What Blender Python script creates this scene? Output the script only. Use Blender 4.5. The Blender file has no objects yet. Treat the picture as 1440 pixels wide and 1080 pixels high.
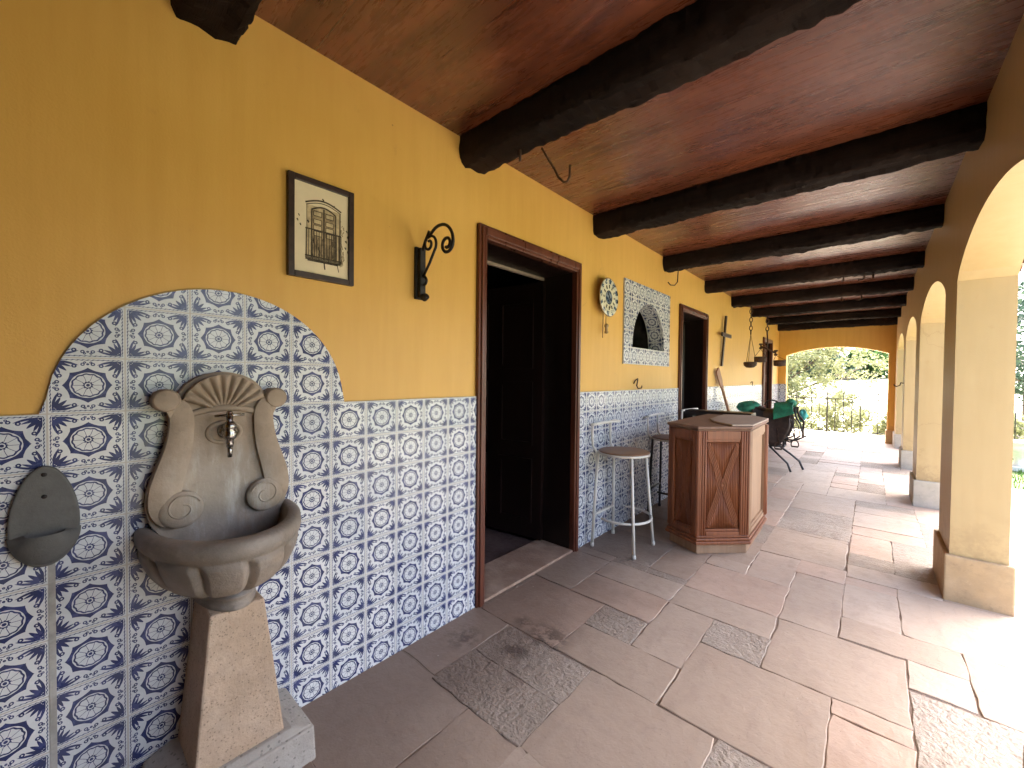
import bpy, bmesh, math, random
from mathutils import Vector, Matrix, noise
R = math.radians
PI = math.pi
SC = bpy.context.scene
COL = SC.collection
random.seed(7)

# ------------------------------------------------------------------ camera
cd = bpy.data.cameras.new("camera")
cam = bpy.data.objects.new("camera", cd)
COL.objects.link(cam)
SC.camera = cam
cd.sensor_width = 36.0
cd.lens = 36.0 * 572.0 / 1440.0
cd.clip_start = 0.03
cd.clip_end = 2000
YAW, PITCH, ROLL = R(41.46), R(-1.073), R(0.585)
_f = Vector((-math.sin(YAW), math.cos(YAW), 0))
_r = Vector((math.cos(YAW), math.sin(YAW), 0))
_u = Vector((0, 0, 1))
fw = _f * math.cos(PITCH) + _u * math.sin(PITCH)
up = _u * math.cos(PITCH) - _f * math.sin(PITCH)
rt = _r * math.cos(ROLL) + up * math.sin(ROLL)
up = up * math.cos(ROLL) - _r * math.sin(ROLL)
M = Matrix((rt, up, -fw)).transposed().to_4x4()
M.translation = Vector((1.629, 0.0, 1.2794))
cam.matrix_world = M

# ------------------------------------------------------------------ light
SUN_EL, SUN_AZ = 60.0, 20.0          # azimuth from +Y towards +X
w = bpy.data.worlds.new("World")
SC.world = w
w.use_nodes = True
nt = w.node_tree
bg = nt.nodes["Background"]
sky = nt.nodes.new("ShaderNodeTexSky")
sky.sky_type = 'NISHITA'
sky.sun_disc = False
sky.sun_elevation = R(SUN_EL)
sky.sun_rotation = R(SUN_AZ)
sky.air_density = 0.8
sky.dust_density = 5.0
sky.ozone_density = 0.3
nt.links.new(sky.outputs[0], bg.inputs[0])
bg.inputs[1].default_value = 0.15
ld = bpy.data.lights.new("sun", 'SUN')
ld.energy = 2.3
ld.angle = R(0.5)
ld.color = (1.0, 0.95, 0.87)
sun = bpy.data.objects.new("sun", ld)
COL.objects.link(sun)
sd = Vector((math.sin(R(SUN_AZ)) * math.cos(R(SUN_EL)), math.cos(R(SUN_AZ)) * math.cos(R(SUN_EL)), math.sin(R(SUN_EL))))
sun.rotation_euler = sd.to_track_quat('Z', 'Y').to_euler()
sun.location = (6, 8, 12)
SC.view_settings.view_transform = 'Standard'
SC.view_settings.look = 'None'
SC.view_settings.exposure = 3.5
SC.view_settings.gamma = 1.0
SC.view_settings.use_curve_mapping = False
SC.render.engine = 'CYCLES'
SC.cycles.use_denoising = True
SC.cycles.max_bounces = 10
SC.cycles.diffuse_bounces = 7
SC.cycles.glossy_bounces = 4
SC.cycles.sample_clamp_indirect = 8.0
SC.cycles.caustics_reflective = False
SC.cycles.caustics_refractive = False

# ------------------------------------------------------------------ node helpers
class S:
    """A socket (or number) with arithmetic."""
    def __init__(self, t, v): self.t, self.v = t, v
    def _b(self, op, o): return self.t.m(op, self, o)
    def __add__(self, o): return self._b('ADD', o)
    __radd__ = __add__
    def __sub__(self, o): return self._b('SUBTRACT', o)
    def __rsub__(self, o): return self.t.m('SUBTRACT', o, self)
    def __mul__(self, o): return self._b('MULTIPLY', o)
    __rmul__ = __mul__
    def __truediv__(self, o): return self._b('DIVIDE', o)
    def __rtruediv__(self, o): return self.t.m('DIVIDE', o, self)
    def __lt__(self, o): return self._b('LESS_THAN', o)
    def __gt__(self, o): return self._b('GREATER_THAN', o)
    def abs(self): return self.t.m('ABSOLUTE', self)
    def max(self, o): return self._b('MAXIMUM', o)
    def min(self, o): return self._b('MINIMUM', o)

class T:
    def __init__(self, name):
        self.mat = bpy.data.materials.new(name)
        self.mat.use_nodes = True
        self.nt = self.mat.node_tree
        self.bsdf = self.nt.nodes["Principled BSDF"]
    def node(self, typ, **kw):
        n = self.nt.nodes.new(typ)
        for k, v in kw.items(): setattr(n, k, v)
        return n
    def put(self, sock, v):
        if isinstance(v, S): v = v.v
        if isinstance(v, bpy.types.NodeSocket): self.nt.links.new(v, sock)
        elif isinstance(v, (tuple, list)):
            v = tuple(v)
            if len(v) == 3 and len(sock.default_value) == 4: v = v + (1,)
            sock.default_value = v
        else: sock.default_value = v
    def m(self, op, a, b=None, c=None):
        n = self.node("ShaderNodeMath", operation=op)
        self.put(n.inputs[0], a)
        if b is not None: self.put(n.inputs[1], b)
        if c is not None: self.put(n.inputs[2], c)
        return S(self, n.outputs[0])
    def coord(self, kind="Object"):
        return self.node("ShaderNodeTexCoord").outputs[kind]
    def sep(self, v):
        n = self.node("ShaderNodeSeparateXYZ"); self.put(n.inputs[0], v)
        return [S(self, o) for o in n.outputs]
    def comb(self, x, y, z=0.0):
        n = self.node("ShaderNodeCombineXYZ")
        for i, q in enumerate((x, y, z)): self.put(n.inputs[i], q)
        return n.outputs[0]
    def scale(self, v, s):
        n = self.node("ShaderNodeVectorMath", operation='MULTIPLY')
        self.put(n.inputs[0], v); self.put(n.inputs[1], s if isinstance(s, tuple) else (s, s, s))
        return n.outputs[0]
    def noise(self, v, sc, det=4.0, rough=0.55, dist=0.0):
        n = self.node("ShaderNodeTexNoise")
        self.put(n.inputs["Vector"], v); self.put(n.inputs["Scale"], sc)
        self.put(n.inputs["Detail"], det); self.put(n.inputs["Roughness"], rough); self.put(n.inputs["Distortion"], dist)
        return S(self, n.outputs["Fac"])
    def voro(self, v, sc, feature='F1'):
        n = self.node("ShaderNodeTexVoronoi", feature=feature)
        self.put(n.inputs["Vector"], v); self.put(n.inputs["Scale"], sc)
        return S(self, n.outputs["Distance"])
    def white(self, v):
        n = self.node("ShaderNodeTexWhiteNoise"); self.put(n.inputs["Vector"], v)
        return S(self, n.outputs["Value"])
    def ramp(self, f, a, b):        # smooth 0..1 from a to b
        n = self.node("ShaderNodeMapRange", interpolation_type='SMOOTHSTEP')
        self.put(n.inputs[0], f); self.put(n.inputs[1], a); self.put(n.inputs[2], b)
        return S(self, n.outputs[0])
    def lin(self, f, a, b, c, d):
        n = self.node("ShaderNodeMapRange")
        for i, q in enumerate((f, a, b, c, d)): self.put(n.inputs[i], q)
        return S(self, n.outputs[0])
    def mix(self, f, a, b, mode='MIX'):
        n = self.node("ShaderNodeMix", data_type='RGBA', blend_type=mode)
        self.put(n.inputs[0], f); self.put(n.inputs[6], a); self.put(n.inputs[7], b)
        return n.outputs[2]
    def bump(self, h, strength=0.3, dist=0.01):
        n = self.node("ShaderNodeBump")
        self.put(n.inputs["Strength"], strength); self.put(n.inputs["Distance"], dist); self.put(n.inputs["Height"], h)
        self.nt.links.new(n.outputs[0], self.bsdf.inputs["Normal"])
    def out(self, col=None, rough=None, metal=None, spec=None, **kw):
        b = self.bsdf
        if col is not None: self.put(b.inputs["Base Color"], col)
        if rough is not None: self.put(b.inputs["Roughness"], rough)
        if metal is not None: self.put(b.inputs["Metallic"], metal)
        if spec is not None: self.put(b.inputs["Specular IOR Level"], spec)
        for k, v in kw.items(): self.put(b.inputs[k], v)
        return self.mat

MAT = {}
def wall_paint(name, c1, c2):
    t = T(name); co = t.coord()
    n1 = t.noise(co, 1.3, 5); n2 = t.noise(t.scale(co, (9, 9, 0.9)), 2.0, 3); n3 = t.noise(co, 160, 2)
    n4 = t.noise(co, 9.0, 4, 0.7)
    f = t.ramp(n1 * 0.6 + n2 * 0.4, 0.3, 0.7)
    c = t.mix(f, c1, c2)
    c = t.mix(t.ramp(n4, 0.63, 0.78) * 0.22, c, (0.40, 0.22, 0.07))
    spk = (t.voro(co, 7.0) < 0.035) * (t.noise(co, 1.7, 1) > 0.56)
    c = t.mix(spk * 0.6, c, (0.2, 0.1, 0.04))
    wv = t.node("ShaderNodeVectorMath", operation='ADD'); t.put(wv.inputs[0], co); t.put(wv.inputs[1], t.comb(n1 * 0.5, n4 * 0.12, n1 * 0.7))
    ck_ = (t.voro(wv.outputs[0], 1.1, 'DISTANCE_TO_EDGE') < 0.0035) * (t.noise(co, 0.7, 2) > 0.55)
    c = t.mix(ck_ * 0.15, c, (0.22, 0.12, 0.04))
    pz = t.sep(co)[2]
    spl = t.ramp(pz, 0.62, 0.26) * t.ramp(n4, 0.40, 0.62)
    c = t.mix(spl * 0.45, c, (0.30, 0.20, 0.10))
    t.bump(n3 * 0.35 + n2 * 0.8 + n4 * 0.5 - ck_ * 0.5, 0.22, 0.006)
    return t.out(c, t.lin(n1, 0.2, 0.8, 0.42, 0.6), spec=0.4)
MAT['ochre'] = wall_paint('ochre_paint', (0.60, 0.345, 0.075), (0.67, 0.40, 0.10))
MAT['cream'] = wall_paint('cream_paint', (0.46, 0.33, 0.16), (0.505, 0.372, 0.192))

def tile_mat():
    t = T('azulejo_tile')
    u, v, _ = t.sep(t.coord("UV"))
    fu, fv = t.m('FLOOR', u), t.m('FLOOR', v)
    x, y = u - fu - 0.5, v - fv - 0.5
    cell = t.comb(fu, fv, 3.0)
    # hand painted wobble
    wob = t.noise(t.comb(u, v, 0), 14.0, 2)
    x = x + (wob - 0.5) * 0.012
    a, b = x.abs(), y.abs()
    r = t.m('SQRT', x * x + y * y)
    th = t.m('ARCTAN2', y, x)
    # medallion
    star = t.m('ABSOLUTE', t.m('SINE', th * 4.0))
    r_out = 0.325 - 0.048 * t.m('POWER', star, 0.7)
    band = (r < r_out) * (r > 0.232)
    sc = t.m('SINE', th * 12.0) * 0.006
    ring = (r < sc + 0.214) * (r > sc + 0.190)
    spk = (t.m('ABSOLUTE', t.m('SINE', th * 5.0)) * r < 0.018) * (r < 0.195) * (r > 0.070)
    cen = (r < 0.026).max((r < 0.066 + t.m('SINE', th * 10.0) * 0.008) * (r > 0.042))
    mask = band.max(ring).max(spk).max(cen)
    # corner palmettes
    cx, cy = 0.442 - a, 0.442 - b
    rho = t.m('SQRT', cx * cx + cy * cy)
    inside = (cx > -0.004) * (cy > -0.004)
    cl, ch = cx.min(cy), cx.max(cy)
    def petal(ang, mid, hl, hw_):
        ca, sa = math.cos(R(ang)), math.sin(R(ang))
        al = (ch * ca + cl * sa - mid) / hl
        pe = (cl * ca - ch * sa) / (hw_ + 0.0 * mid)
        taper = 1.15 - al * 0.45
        return (al * al + pe * pe / (taper * taper)) < 1.0
    pal = petal(45, .148, .102, .025).max(petal(23, .152, .100, .020))
    hn = t.m('MINIMUM', t.m('MAXIMUM', ch / 0.325, 0.0), 1.0)
    side = (cl - (0.002 + 0.70 * ch * ch)).abs() < 0.020 * t.m('POWER', t.m('SINE', hn * PI), 0.6)
    tip = t.m('SQRT', (ch - 0.268) * (ch - 0.268) + (cl - 0.088) * (cl - 0.088))
    pal = pal.max(side).max((tip - 0.023).abs() < 0.011).max(rho < 0.045) * inside
    mask = mask.max(pal)
    # curls beside the edge centres
    lo, hi = a.min(b), a.max(b)
    def curl(px, py, rr, ww):
        dx, dy = lo - px, hi - py
        d = t.m('SQRT', dx * dx + dy * dy)
        return (d - rr).abs() < ww
    mask = mask.max(curl(0.066, 0.384, 0.021, 0.009)).max(curl(0.040, 0.418, 0.013, 0.007)).max(curl(0.0, 0.385, 0.011, 0.008))
    # wavy border line
    wv = t.m('SINE', t.m('ADD', x, y) * 95.0) * 0.0045
    line = (hi - 0.462 - wv).abs() < 0.0062
    mask = mask.max(line * (lo < 0.455))
    soft = t.noise(t.comb(u, v, 5), 5.0, 3)
    fade = t.white(cell)
    strength = t.lin(fade, 0, 1, 0.94, 1.0) * t.lin(soft, 0.25, 0.75, 0.95, 1.0)
    blue = t.mix(t.ramp(soft, 0.3, 0.7), (0.010, 0.017, 0.080), (0.022, 0.036, 0.145))
    white = t.mix(t.white(t.comb(fv, fu, 9.0)), (0.56, 0.60, 0.63), (0.67, 0.69, 0.69))
    c = t.mix(mask * strength, white, blue)
    grout = hi > 0.488
    gc = t.mix(soft, (0.40, 0.38, 0.34), (0.56, 0.54, 0.50))
    c = t.mix(grout, c, gc)
    # ageing: brown seepage and dirty low courses
    dirt = t.ramp(t.noise(t.scale(t.comb(u, v, 0), (1.0, 0.35, 1.0)), 1.1, 6, 0.65), 0.58, 0.78)
    c = t.mix(dirt * 0.22, c, (0.30, 0.24, 0.17))
    t.bump(t.m('SUBTRACT', 1.0, grout) * 1.0 + wob * 0.15 + t.white(cell) * 0.3, 0.35, 0.003)
    rgh = t.mix(grout, t.comb(t.lin(soft, 0.3, 0.7, 0.16, 0.34), 0, 0), (0.8, 0.8, 0.8))
    sepr = t.sep(rgh)
    return t.out(c, sepr[0], spec=0.38)
MAT['tile'] = tile_mat()

def wood(name, c1, c2, c3, axis=0, stretch=14.0, rough=(0.3, 0.5), bumps=0.25, sc=1.0):
    t = T(name); co = t.coord()
    s = [stretch] * 3; s[axis] = 0.8
    v = t.scale(co, tuple(q * sc for q in s))
    n = t.noise(v, 1.6, 6, 0.62, 0.4); n2 = t.noise(co, 1.2 * sc, 4); n3 = t.noise(v, 9.0, 3, 0.7)
    c = t.mix(t.ramp(n, 0.32, 0.68), c1, c2)
    c = t.mix(t.ramp(n2, 0.42, 0.72) * 0.7, c, c3)
    c = t.mix(t.ramp(n3, 0.55, 0.8) * 0.35, c, tuple(q * 0.4 for q in c1))
    t.bump(n * 0.6 + n3 * 0.5, bumps, 0.004)
    return t.out(c, t.lin(n, 0.3, 0.7, rough[0], rough[1]), spec=0.12 if 'beam' in name else 0.45)
def ceiling_mat():
    t = T('ceiling_boards'); co = t.coord()
    x, y, z = t.sep(co)
    brd = t.m('FLOOR', y / 0.34)
    rnd = t.white(t.comb(brd, 4.0, 2.0))
    v = t.scale(co, (0.7, 4.5, 1.0))
    n = t.noise(v, 1.3, 7, 0.66, 0.9); fine = t.noise(t.scale(co, (3.0, 26.0, 1.0)), 1.5, 6, 0.72, 0.5); big = t.noise(co, 0.8, 4)
    c = t.mix(t.ramp(n, 0.28, 0.72), (0.055, 0.014, 0.006), (0.20, 0.062, 0.026))
    c = t.mix(rnd * 0.35, c, (0.12, 0.038, 0.017))
    c = t.mix(t.ramp(big, 0.45, 0.75) * 0.6, c, (0.075, 0.021, 0.010))
    blot = t.noise(t.scale(co, (1.4, 2.6, 1.0)), 2.2, 6, 0.7)
    c = t.mix(t.ramp(blot, 0.52, 0.72) * 0.55, c, (0.06, 0.019, 0.010))
    c = t.mix(t.ramp(fine, 0.60, 0.78) * 0.34, c, (0.34, 0.19, 0.12))
    c = t.mix(t.ramp(fine, 0.42, 0.25) * 0.4, c, (0.045, 0.012, 0.006))
    fr = y / 0.34 - brd
    seam = (fr < 0.006).max(fr > 0.994)
    c = t.mix(seam * 0.6, c, (0.03, 0.01, 0.006))
    t.bump(n * 0.5 + fine * 0.6 - seam * 0.6, 0.30, 0.004)
    return t.out(c, t.lin(fine, 0.3, 0.7, 0.20, 0.38), spec=1.0)
MAT['ceiling'] = ceiling_mat()
MAT['beam'] = wood('charred_beam', (0.005, 0.003, 0.0022), (0.014, 0.008, 0.0055), (0.030, 0.0165, 0.010), 0, 30.0, (0.75, 0.95), 1.0, 1.0)
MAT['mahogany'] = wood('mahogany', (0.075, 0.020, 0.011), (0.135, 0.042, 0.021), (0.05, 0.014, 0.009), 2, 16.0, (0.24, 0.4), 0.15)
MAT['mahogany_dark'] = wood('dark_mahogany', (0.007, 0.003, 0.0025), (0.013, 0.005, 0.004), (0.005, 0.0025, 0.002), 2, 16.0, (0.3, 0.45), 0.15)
MAT['bar_wood'] = wood('reddish_bar_wood', (0.17, 0.050, 0.017), (0.27, 0.092, 0.034), (0.12, 0.036, 0.013), 2, 20.0, (0.38, 0.55), 0.35)
MAT['bar_pale'] = wood('bleached_bar_wood', (0.27, 0.155, 0.082), (0.37, 0.235, 0.14), (0.20, 0.11, 0.06), 2, 16.0, (0.5, 0.7), 0.3)
MAT['bar_top'] = wood('dusty_bar_top', (0.17, 0.088, 0.052), (0.25, 0.145, 0.095), (0.13, 0.065, 0.04), 1, 10.0, (0.5, 0.7), 0.25)
MAT['dust_board'] = wood('greyish_board', (0.34, 0.26, 0.20), (0.44, 0.35, 0.28), (0.38, 0.29, 0.23), 1, 8.0, (0.55, 0.75), 0.3)
MAT['seat_wood'] = wood('stool_seat_wood', (0.20, 0.105, 0.058), (0.29, 0.165, 0.095), (0.16, 0.085, 0.05), 1, 12.0, (0.4, 0.6), 0.2)
MAT['peel_wood'] = wood('peel_wood', (0.25, 0.12, 0.06), (0.34, 0.18, 0.095), (0.20, 0.09, 0.05), 2, 14.0, (0.5, 0.7), 0.2)
MAT['pale_strip'] = wood('pale_door_stop', (0.20, 0.15, 0.12), (0.25, 0.19, 0.15), (0.19, 0.14, 0.11), 1, 12.0, (0.5, 0.7), 0.1)
MAT['bark'] = wood('tree_bark', (0.07, 0.05, 0.035), (0.14, 0.11, 0.08), (0.06, 0.045, 0.03), 2, 12.0, (0.8, 0.95), 0.8)

def stone(name, cols, sc=6.0, speck=None, bump=0.4, rough=0.75, stain=None, bd=0.01):
    t = T(name); co = t.coord()
    n = t.noise(co, sc, 6, 0.62); n2 = t.noise(co, sc * 7, 4, 0.7); n3 = t.noise(co, sc * 0.35, 3)
    c = t.mix(t.ramp(n, 0.32, 0.68), cols[0], cols[1])
    c = t.mix(t.ramp(n3, 0.4, 0.7) * 0.6, c, cols[2])
    c = t.mix(t.ramp(n2, 0.55, 0.78) * 0.35, c, tuple(q * 0.5 for q in cols[0]))
    n4 = t.noise(co, sc * 2.6, 5, 0.75)
    c = t.mix(t.ramp(n4, 0.42, 0.62) * 0.30, c, tuple(q * 0.62 for q in cols[1]))
    c = t.mix(t.ramp(n4, 0.62, 0.75) * 0.30, c, tuple(min(.8, q * 1.35) for q in cols[1]))
    h = n * 0.6 + n2 * 0.7 + n4 * 0.7
    if speck:
        vo = t.voro(co, speck)
        pit = vo < 0.22
        c = t.mix(pit * 0.55, c, tuple(q * 0.35 for q in cols[0]))
        h = h - pit * 0.8
    if stain: c = stain(t, co, c)
    t.bump(h, bump, bd)
    return t.out(c, rough, spec=0.3)
def lime(t, co, c):
    x, y, z = t.sep(co)
    d = t.ramp((y - 0.375).abs(), 0.20, 0.03) * t.ramp(z, 1.10, 0.96)
    st = t.ramp(t.noise(t.scale(co, (6, 14, 3.0)), 1.6, 6, 0.7), 0.45, 0.68)
    c = t.mix(d * 0.45, c, (0.36, 0.345, 0.315))
    c = t.mix(d * st * 0.6, c, (0.56, 0.55, 0.52))
    low = t.ramp(z, 0.90, 0.74) * t.ramp(t.noise(co, 7, 4), 0.3, 0.6)
    c = t.mix(low * 0.65, c, (0.16, 0.145, 0.135))
    rust = t.ramp(t.noise(t.scale(co, (8, 8, 3)), 1.4, 5, 0.7), 0.55, 0.75)
    return t.mix(rust * 0.4, c, (0.30, 0.185, 0.10))
MAT['carved'] = stone('carved_stone', ((0.27, 0.21, 0.15), (0.40, 0.32, 0.24), (0.34, 0.25, 0.165)), 5.0, None, 0.42, 0.72, lime, 0.006)
MAT['basin'] = stone('wet_basin_stone', ((0.21, 0.185, 0.155), (0.34, 0.30, 0.26), (0.31, 0.235, 0.17)), 7.0, None, 0.55, 0.6, None, 0.008)
MAT['granite'] = stone('pitted_granite', ((0.42, 0.315, 0.22), (0.54, 0.42, 0.31), (0.45, 0.325, 0.22)), 8.0, 95.0, 0.55, 0.8)
MAT['concrete'] = stone('rough_concrete', ((0.33, 0.315, 0.285), (0.46, 0.44, 0.40), (0.36, 0.32, 0.27)), 6.0, 60.0, 0.6, 0.85)
MAT['grey_stone'] = stone('soap_stone', ((0.085, 0.085, 0.082), (0.135, 0.135, 0.13), (0.10, 0.097, 0.09)), 6.0, None, 0.25, 0.6)
def grime(t, co, c):
    x, y, z = t.sep(co)
    g = t.ramp(t.noise(co, 6.0, 6, 0.7), 0.50, 0.72)
    c = t.mix(g * 0.5, c, (0.20, 0.13, 0.08))
    d = t.ramp(t.noise(co, 11.0, 4, 0.7), 0.62, 0.74)
    return t.mix(d * 0.6, c, (0.10, 0.075, 0.055))
MAT['plinth'] = stone('stained_plinth', ((0.42, 0.30, 0.17), (0.54, 0.40, 0.25), (0.46, 0.31, 0.16)), 4.0, None, 0.35, 0.75, grime, 0.006)
MAT['plinth_grey'] = stone('grey_plinth', ((0.40, 0.37, 0.31), (0.50, 0.46, 0.39), (0.44, 0.39, 0.31)), 4.0, None, 0.35, 0.75, None, 0.006)
MAT['rubble'] = stone('rubble_wall', ((0.20, 0.18, 0.17), (0.36, 0.31, 0.29), (0.28, 0.22, 0.20)), 3.0, 9.0, 0.9, 0.9, None, 0.05)
MAT['threshold'] = stone('worn_threshold', ((0.26, 0.17, 0.12), (0.38, 0.27, 0.20), (0.24, 0.14, 0.10)), 9.0, None, 0.6, 0.7)
MAT['paving'] = stone('pale_paving', ((0.34, 0.31, 0.27), (0.42, 0.39, 0.34), (0.35, 0.32, 0.27)), 2.0, None, 0.2, 0.8)
MAT['urn'] = stone('white_urn', ((0.70, 0.69, 0.66), (0.78, 0.77, 0.74), (0.7, 0.69, 0.66)), 6.0, None, 0.2, 0.7)
MAT['terracotta'] = stone('terracotta_tile', ((0.42, 0.14, 0.07), (0.55, 0.22, 0.11), (0.36, 0.13, 0.07)), 6.0, None, 0.3, 0.8)

def flag_mat():
    t = T('sandstone_flags'); co = t.coord()
    at = t.node("ShaderNodeAttribute", attribute_name="slab")
    rr, gg, bb = t.sep(at.outputs["Vector"])
    off = t.comb(rr * 37.0, gg * 51.0, bb * 13.0)
    va = t.node("ShaderNodeVectorMath", operation='ADD'); t.put(va.inputs[0], co); t.put(va.inputs[1], off)
    v = va.outputs[0]
    n = t.noise(v, 2.2, 6, 0.6); n2 = t.noise(v, 22.0, 5, 0.7); n3 = t.noise(t.scale(v, (3.0, 1.2, 1)), 4.0, 4); pit = t.noise(v, 60.0, 3, 0.6)
    smooth = t.mix(rr, (0.43, 0.330, 0.250), (0.53, 0.425, 0.335))
    pink = t.mix(t.ramp(n, 0.3, 0.7), (0.46, 0.325, 0.240), (0.56, 0.415, 0.32))
    grey = t.mix(t.ramp(n, 0.3, 0.7), (0.35, 0.285, 0.225), (0.46, 0.385, 0.31))
    c = t.mix(t.ramp(gg, 0.45, 0.75), smooth, pink)
    c = t.mix(t.ramp(bb, 0.55, 0.7), c, grey)
    c = t.mix(t.ramp(n3, 0.5, 0.75) * 0.5, c, (0.36, 0.27, 0.21))
    c = t.mix(t.ramp(n2, 0.52, 0.8) * 0.16, c, (0.20, 0.14, 0.105))
    veil = t.noise(co, 1.1, 5, 0.6)
    c = t.mix(t.ramp(veil, 0.42, 0.7) * 0.30, c, (0.26, 0.19, 0.145))
    grit = t.voro(co, 55.0) < 0.10
    c = t.mix(grit * (t.noise(co, 5.0, 3) > 0.52) * 0.35, c, (0.13, 0.10, 0.08))
    rough_slab = t.ramp(bb, 0.55, 0.7)
    c = t.mix(rough_slab * t.ramp(pit, 0.54, 0.72) * 0.26, c, (0.11, 0.08, 0.06))
    # soot stains on the slabs below the doorway, and wall grime deepened to paint in the light falloff
    x, y, z = t.sep(co)
    def blob(px, py, rad):
        dx, dy = x - px, y - py
        return t.ramp(t.m('SQRT', dx * dx + dy * dy), rad, rad * 0.15)
    soot = blob(0.45, 1.60, 0.17).max(blob(0.40, 1.44, 0.12)).max(blob(0.16, 1.33, 0.13)).max(blob(0.30, 1.62, 0.08))
    sn = t.ramp(t.noise(co, 13.0, 5, 0.75), 0.42, 0.56)
    c = t.mix(soot * sn * 0.85, c, (0.035, 0.03, 0.028))
    grime_shade = t.ramp(x + (t.noise(co, 2.2, 5, 0.6) - 0.5) * 0.9, 1.0, 0.12)
    c = t.mix(grime_shade * 0.72, c, (0.125, 0.078, 0.056))
    chip = (t.voro(co, 8.0) < 0.03)
    c = t.mix(chip * 0.5, c, (0.5, 0.45, 0.4))
    lay_ = t.noise(v, 5.0, 2, 0.4)
    h = n * 1.0 + t.m('SNAP', lay_, 0.12) * 0.6 + n2 * 0.35 + rough_slab * (n2 * 1.4 + pit * 1.0) + n3 * 0.4 - grit * 0.3
    t.bump(h, 0.75, 0.014)
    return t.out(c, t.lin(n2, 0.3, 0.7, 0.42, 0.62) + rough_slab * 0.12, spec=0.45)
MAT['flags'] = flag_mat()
MAT['mortar'] = stone('joint_mortar', ((0.16, 0.115, 0.088), (0.30, 0.23, 0.18), (0.22, 0.16, 0.125)), 9.0, None, 0.6, 0.9)
def plain(name, c, rough=0.5, metal=0.0, sc=12.0, var=0.25, bump=0.15, spec=0.5):
    t = T(name); co = t.coord()
    n = t.noise(co, sc, 5, 0.65); n2 = t.noise(co, sc * 6, 3)
    cc = t.mix(t.ramp(n, 0.3, 0.7), tuple(q * (1 - var) for q in c), tuple(min(1, q * (1 + var)) for q in c))
    t.bump(n + n2 * 0.5, bump, 0.004)
    return t.out(cc, t.lin(n2, 0.3, 0.7, rough * 0.8, min(1, rough * 1.2)), metal, spec)
MAT['cement'] = plain('cement_fill', (0.36, 0.35, 0.32), 0.85, 0, 20, 0.2, 0.3)
MAT['iron'] = plain('wrought_iron', (0.016, 0.013, 0.012), 0.5, 0.3, 40, 0.4, 0.3)
MAT['rust'] = plain('rusty_iron', (0.06, 0.032, 0.02), 0.7, 0.3, 40, 0.5, 0.4)
MAT['chrome'] = plain('worn_chrome', (0.34, 0.33, 0.31), 0.24, 1.0, 30, 0.15, 0.1)
def white_metal():
    t = T('chipped_white_enamel'); co = t.coord()
    ch = t.ramp(t.noise(co, 38.0, 5, 0.7), 0.63, 0.70)
    c = t.mix(ch, (0.62, 0.60, 0.54), (0.20, 0.13, 0.08))
    t.bump(t.m('SUBTRACT', 1.0, ch), 0.2, 0.002)
    return t.out(c, 0.4)
MAT['white_metal'] = white_metal()
MAT['dark_metal'] = plain('dark_painted_metal', (0.02, 0.022, 0.026), 0.45, 0.0, 30, 0.4)
MAT['frame_wood'] = plain('dark_frame', (0.028, 0.014, 0.011), 0.4, 0, 30, 0.4)
MAT['paper'] = plain('cream_paper', (0.66, 0.57, 0.40), 0.6, 0, 5, 0.06, 0.02)
MAT['ink'] = plain('sepia_ink', (0.05, 0.036, 0.022), 0.8, 0, 60, 0.6, 0)
MAT['wash'] = plain('sepia_wash', (0.25, 0.19, 0.11), 0.8, 0, 40, 0.45, 0)
MAT['wash_light'] = plain('pale_sepia_wash', (0.46, 0.37, 0.23), 0.8, 0, 40, 0.3, 0)
MAT['leather'] = plain('brown_leather', (0.035, 0.019, 0.014), 0.5, 0, 14, 0.45, 0.5)
MAT['black_leather'] = plain('black_leather', (0.012, 0.010, 0.011), 0.45, 0, 14, 0.3, 0.4)
MAT['green_cloth'] = plain('green_cloth', (0.012, 0.17, 0.095), 0.7, 0, 9, 0.35, 0.6)
MAT['teal_cloth'] = plain('turquoise_cloth', (0.06, 0.33, 0.29), 0.7, 0, 9, 0.3, 0.6)
MAT['grass_soil'] = plain('lawn', (0.10, 0.15, 0.035), 0.9, 0, 3, 0.35, 0.8)
MAT['dry_hill'] = plain('dry_hill_grass', (0.52, 0.50, 0.36), 0.95, 0, 0.5, 0.15, 0.5)
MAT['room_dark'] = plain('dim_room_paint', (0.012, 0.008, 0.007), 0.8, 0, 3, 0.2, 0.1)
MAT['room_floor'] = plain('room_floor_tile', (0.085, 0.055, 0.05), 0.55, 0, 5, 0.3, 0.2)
def leaf(name, c1, c2, c3):
    t = T(name)
    g = t.node("ShaderNodeNewGeometry")
    rnd = S(t, g.outputs["Random Per Island"])
    c = t.mix(rnd, c1, c2)
    c = t.mix(t.ramp(t.noise(t.coord(), 1.1, 3), 0.45, 0.65) * 0.6, c, c3)
    tr = t.node("ShaderNodeBsdfTranslucent"); t.put(tr.inputs[0], c)
    ms = t.node("ShaderNodeMixShader"); ms.inputs[0].default_value = 0.3
    t.put(t.bsdf.inputs["Base Color"], c); t.put(t.bsdf.inputs["Roughness"], 0.55); t.put(t.bsdf.inputs["Specular IOR Level"], 0.25)
    o = t.nt.nodes["Material Output"]
    t.nt.links.new(t.bsdf.outputs[0], ms.inputs[1]); t.nt.links.new(tr.outputs[0], ms.inputs[2])
    t.nt.links.new(ms.outputs[0], o.inputs[0])
    return t.mat
MAT['leaf_olive'] = leaf('olive_leaves', (0.22, 0.24, 0.11), (0.36, 0.36, 0.20), (0.14, 0.16, 0.065))
MAT['leaf_dark'] = leaf('dark_leaves', (0.04, 0.075, 0.045), (0.075, 0.12, 0.07), (0.03, 0.055, 0.045))
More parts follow.
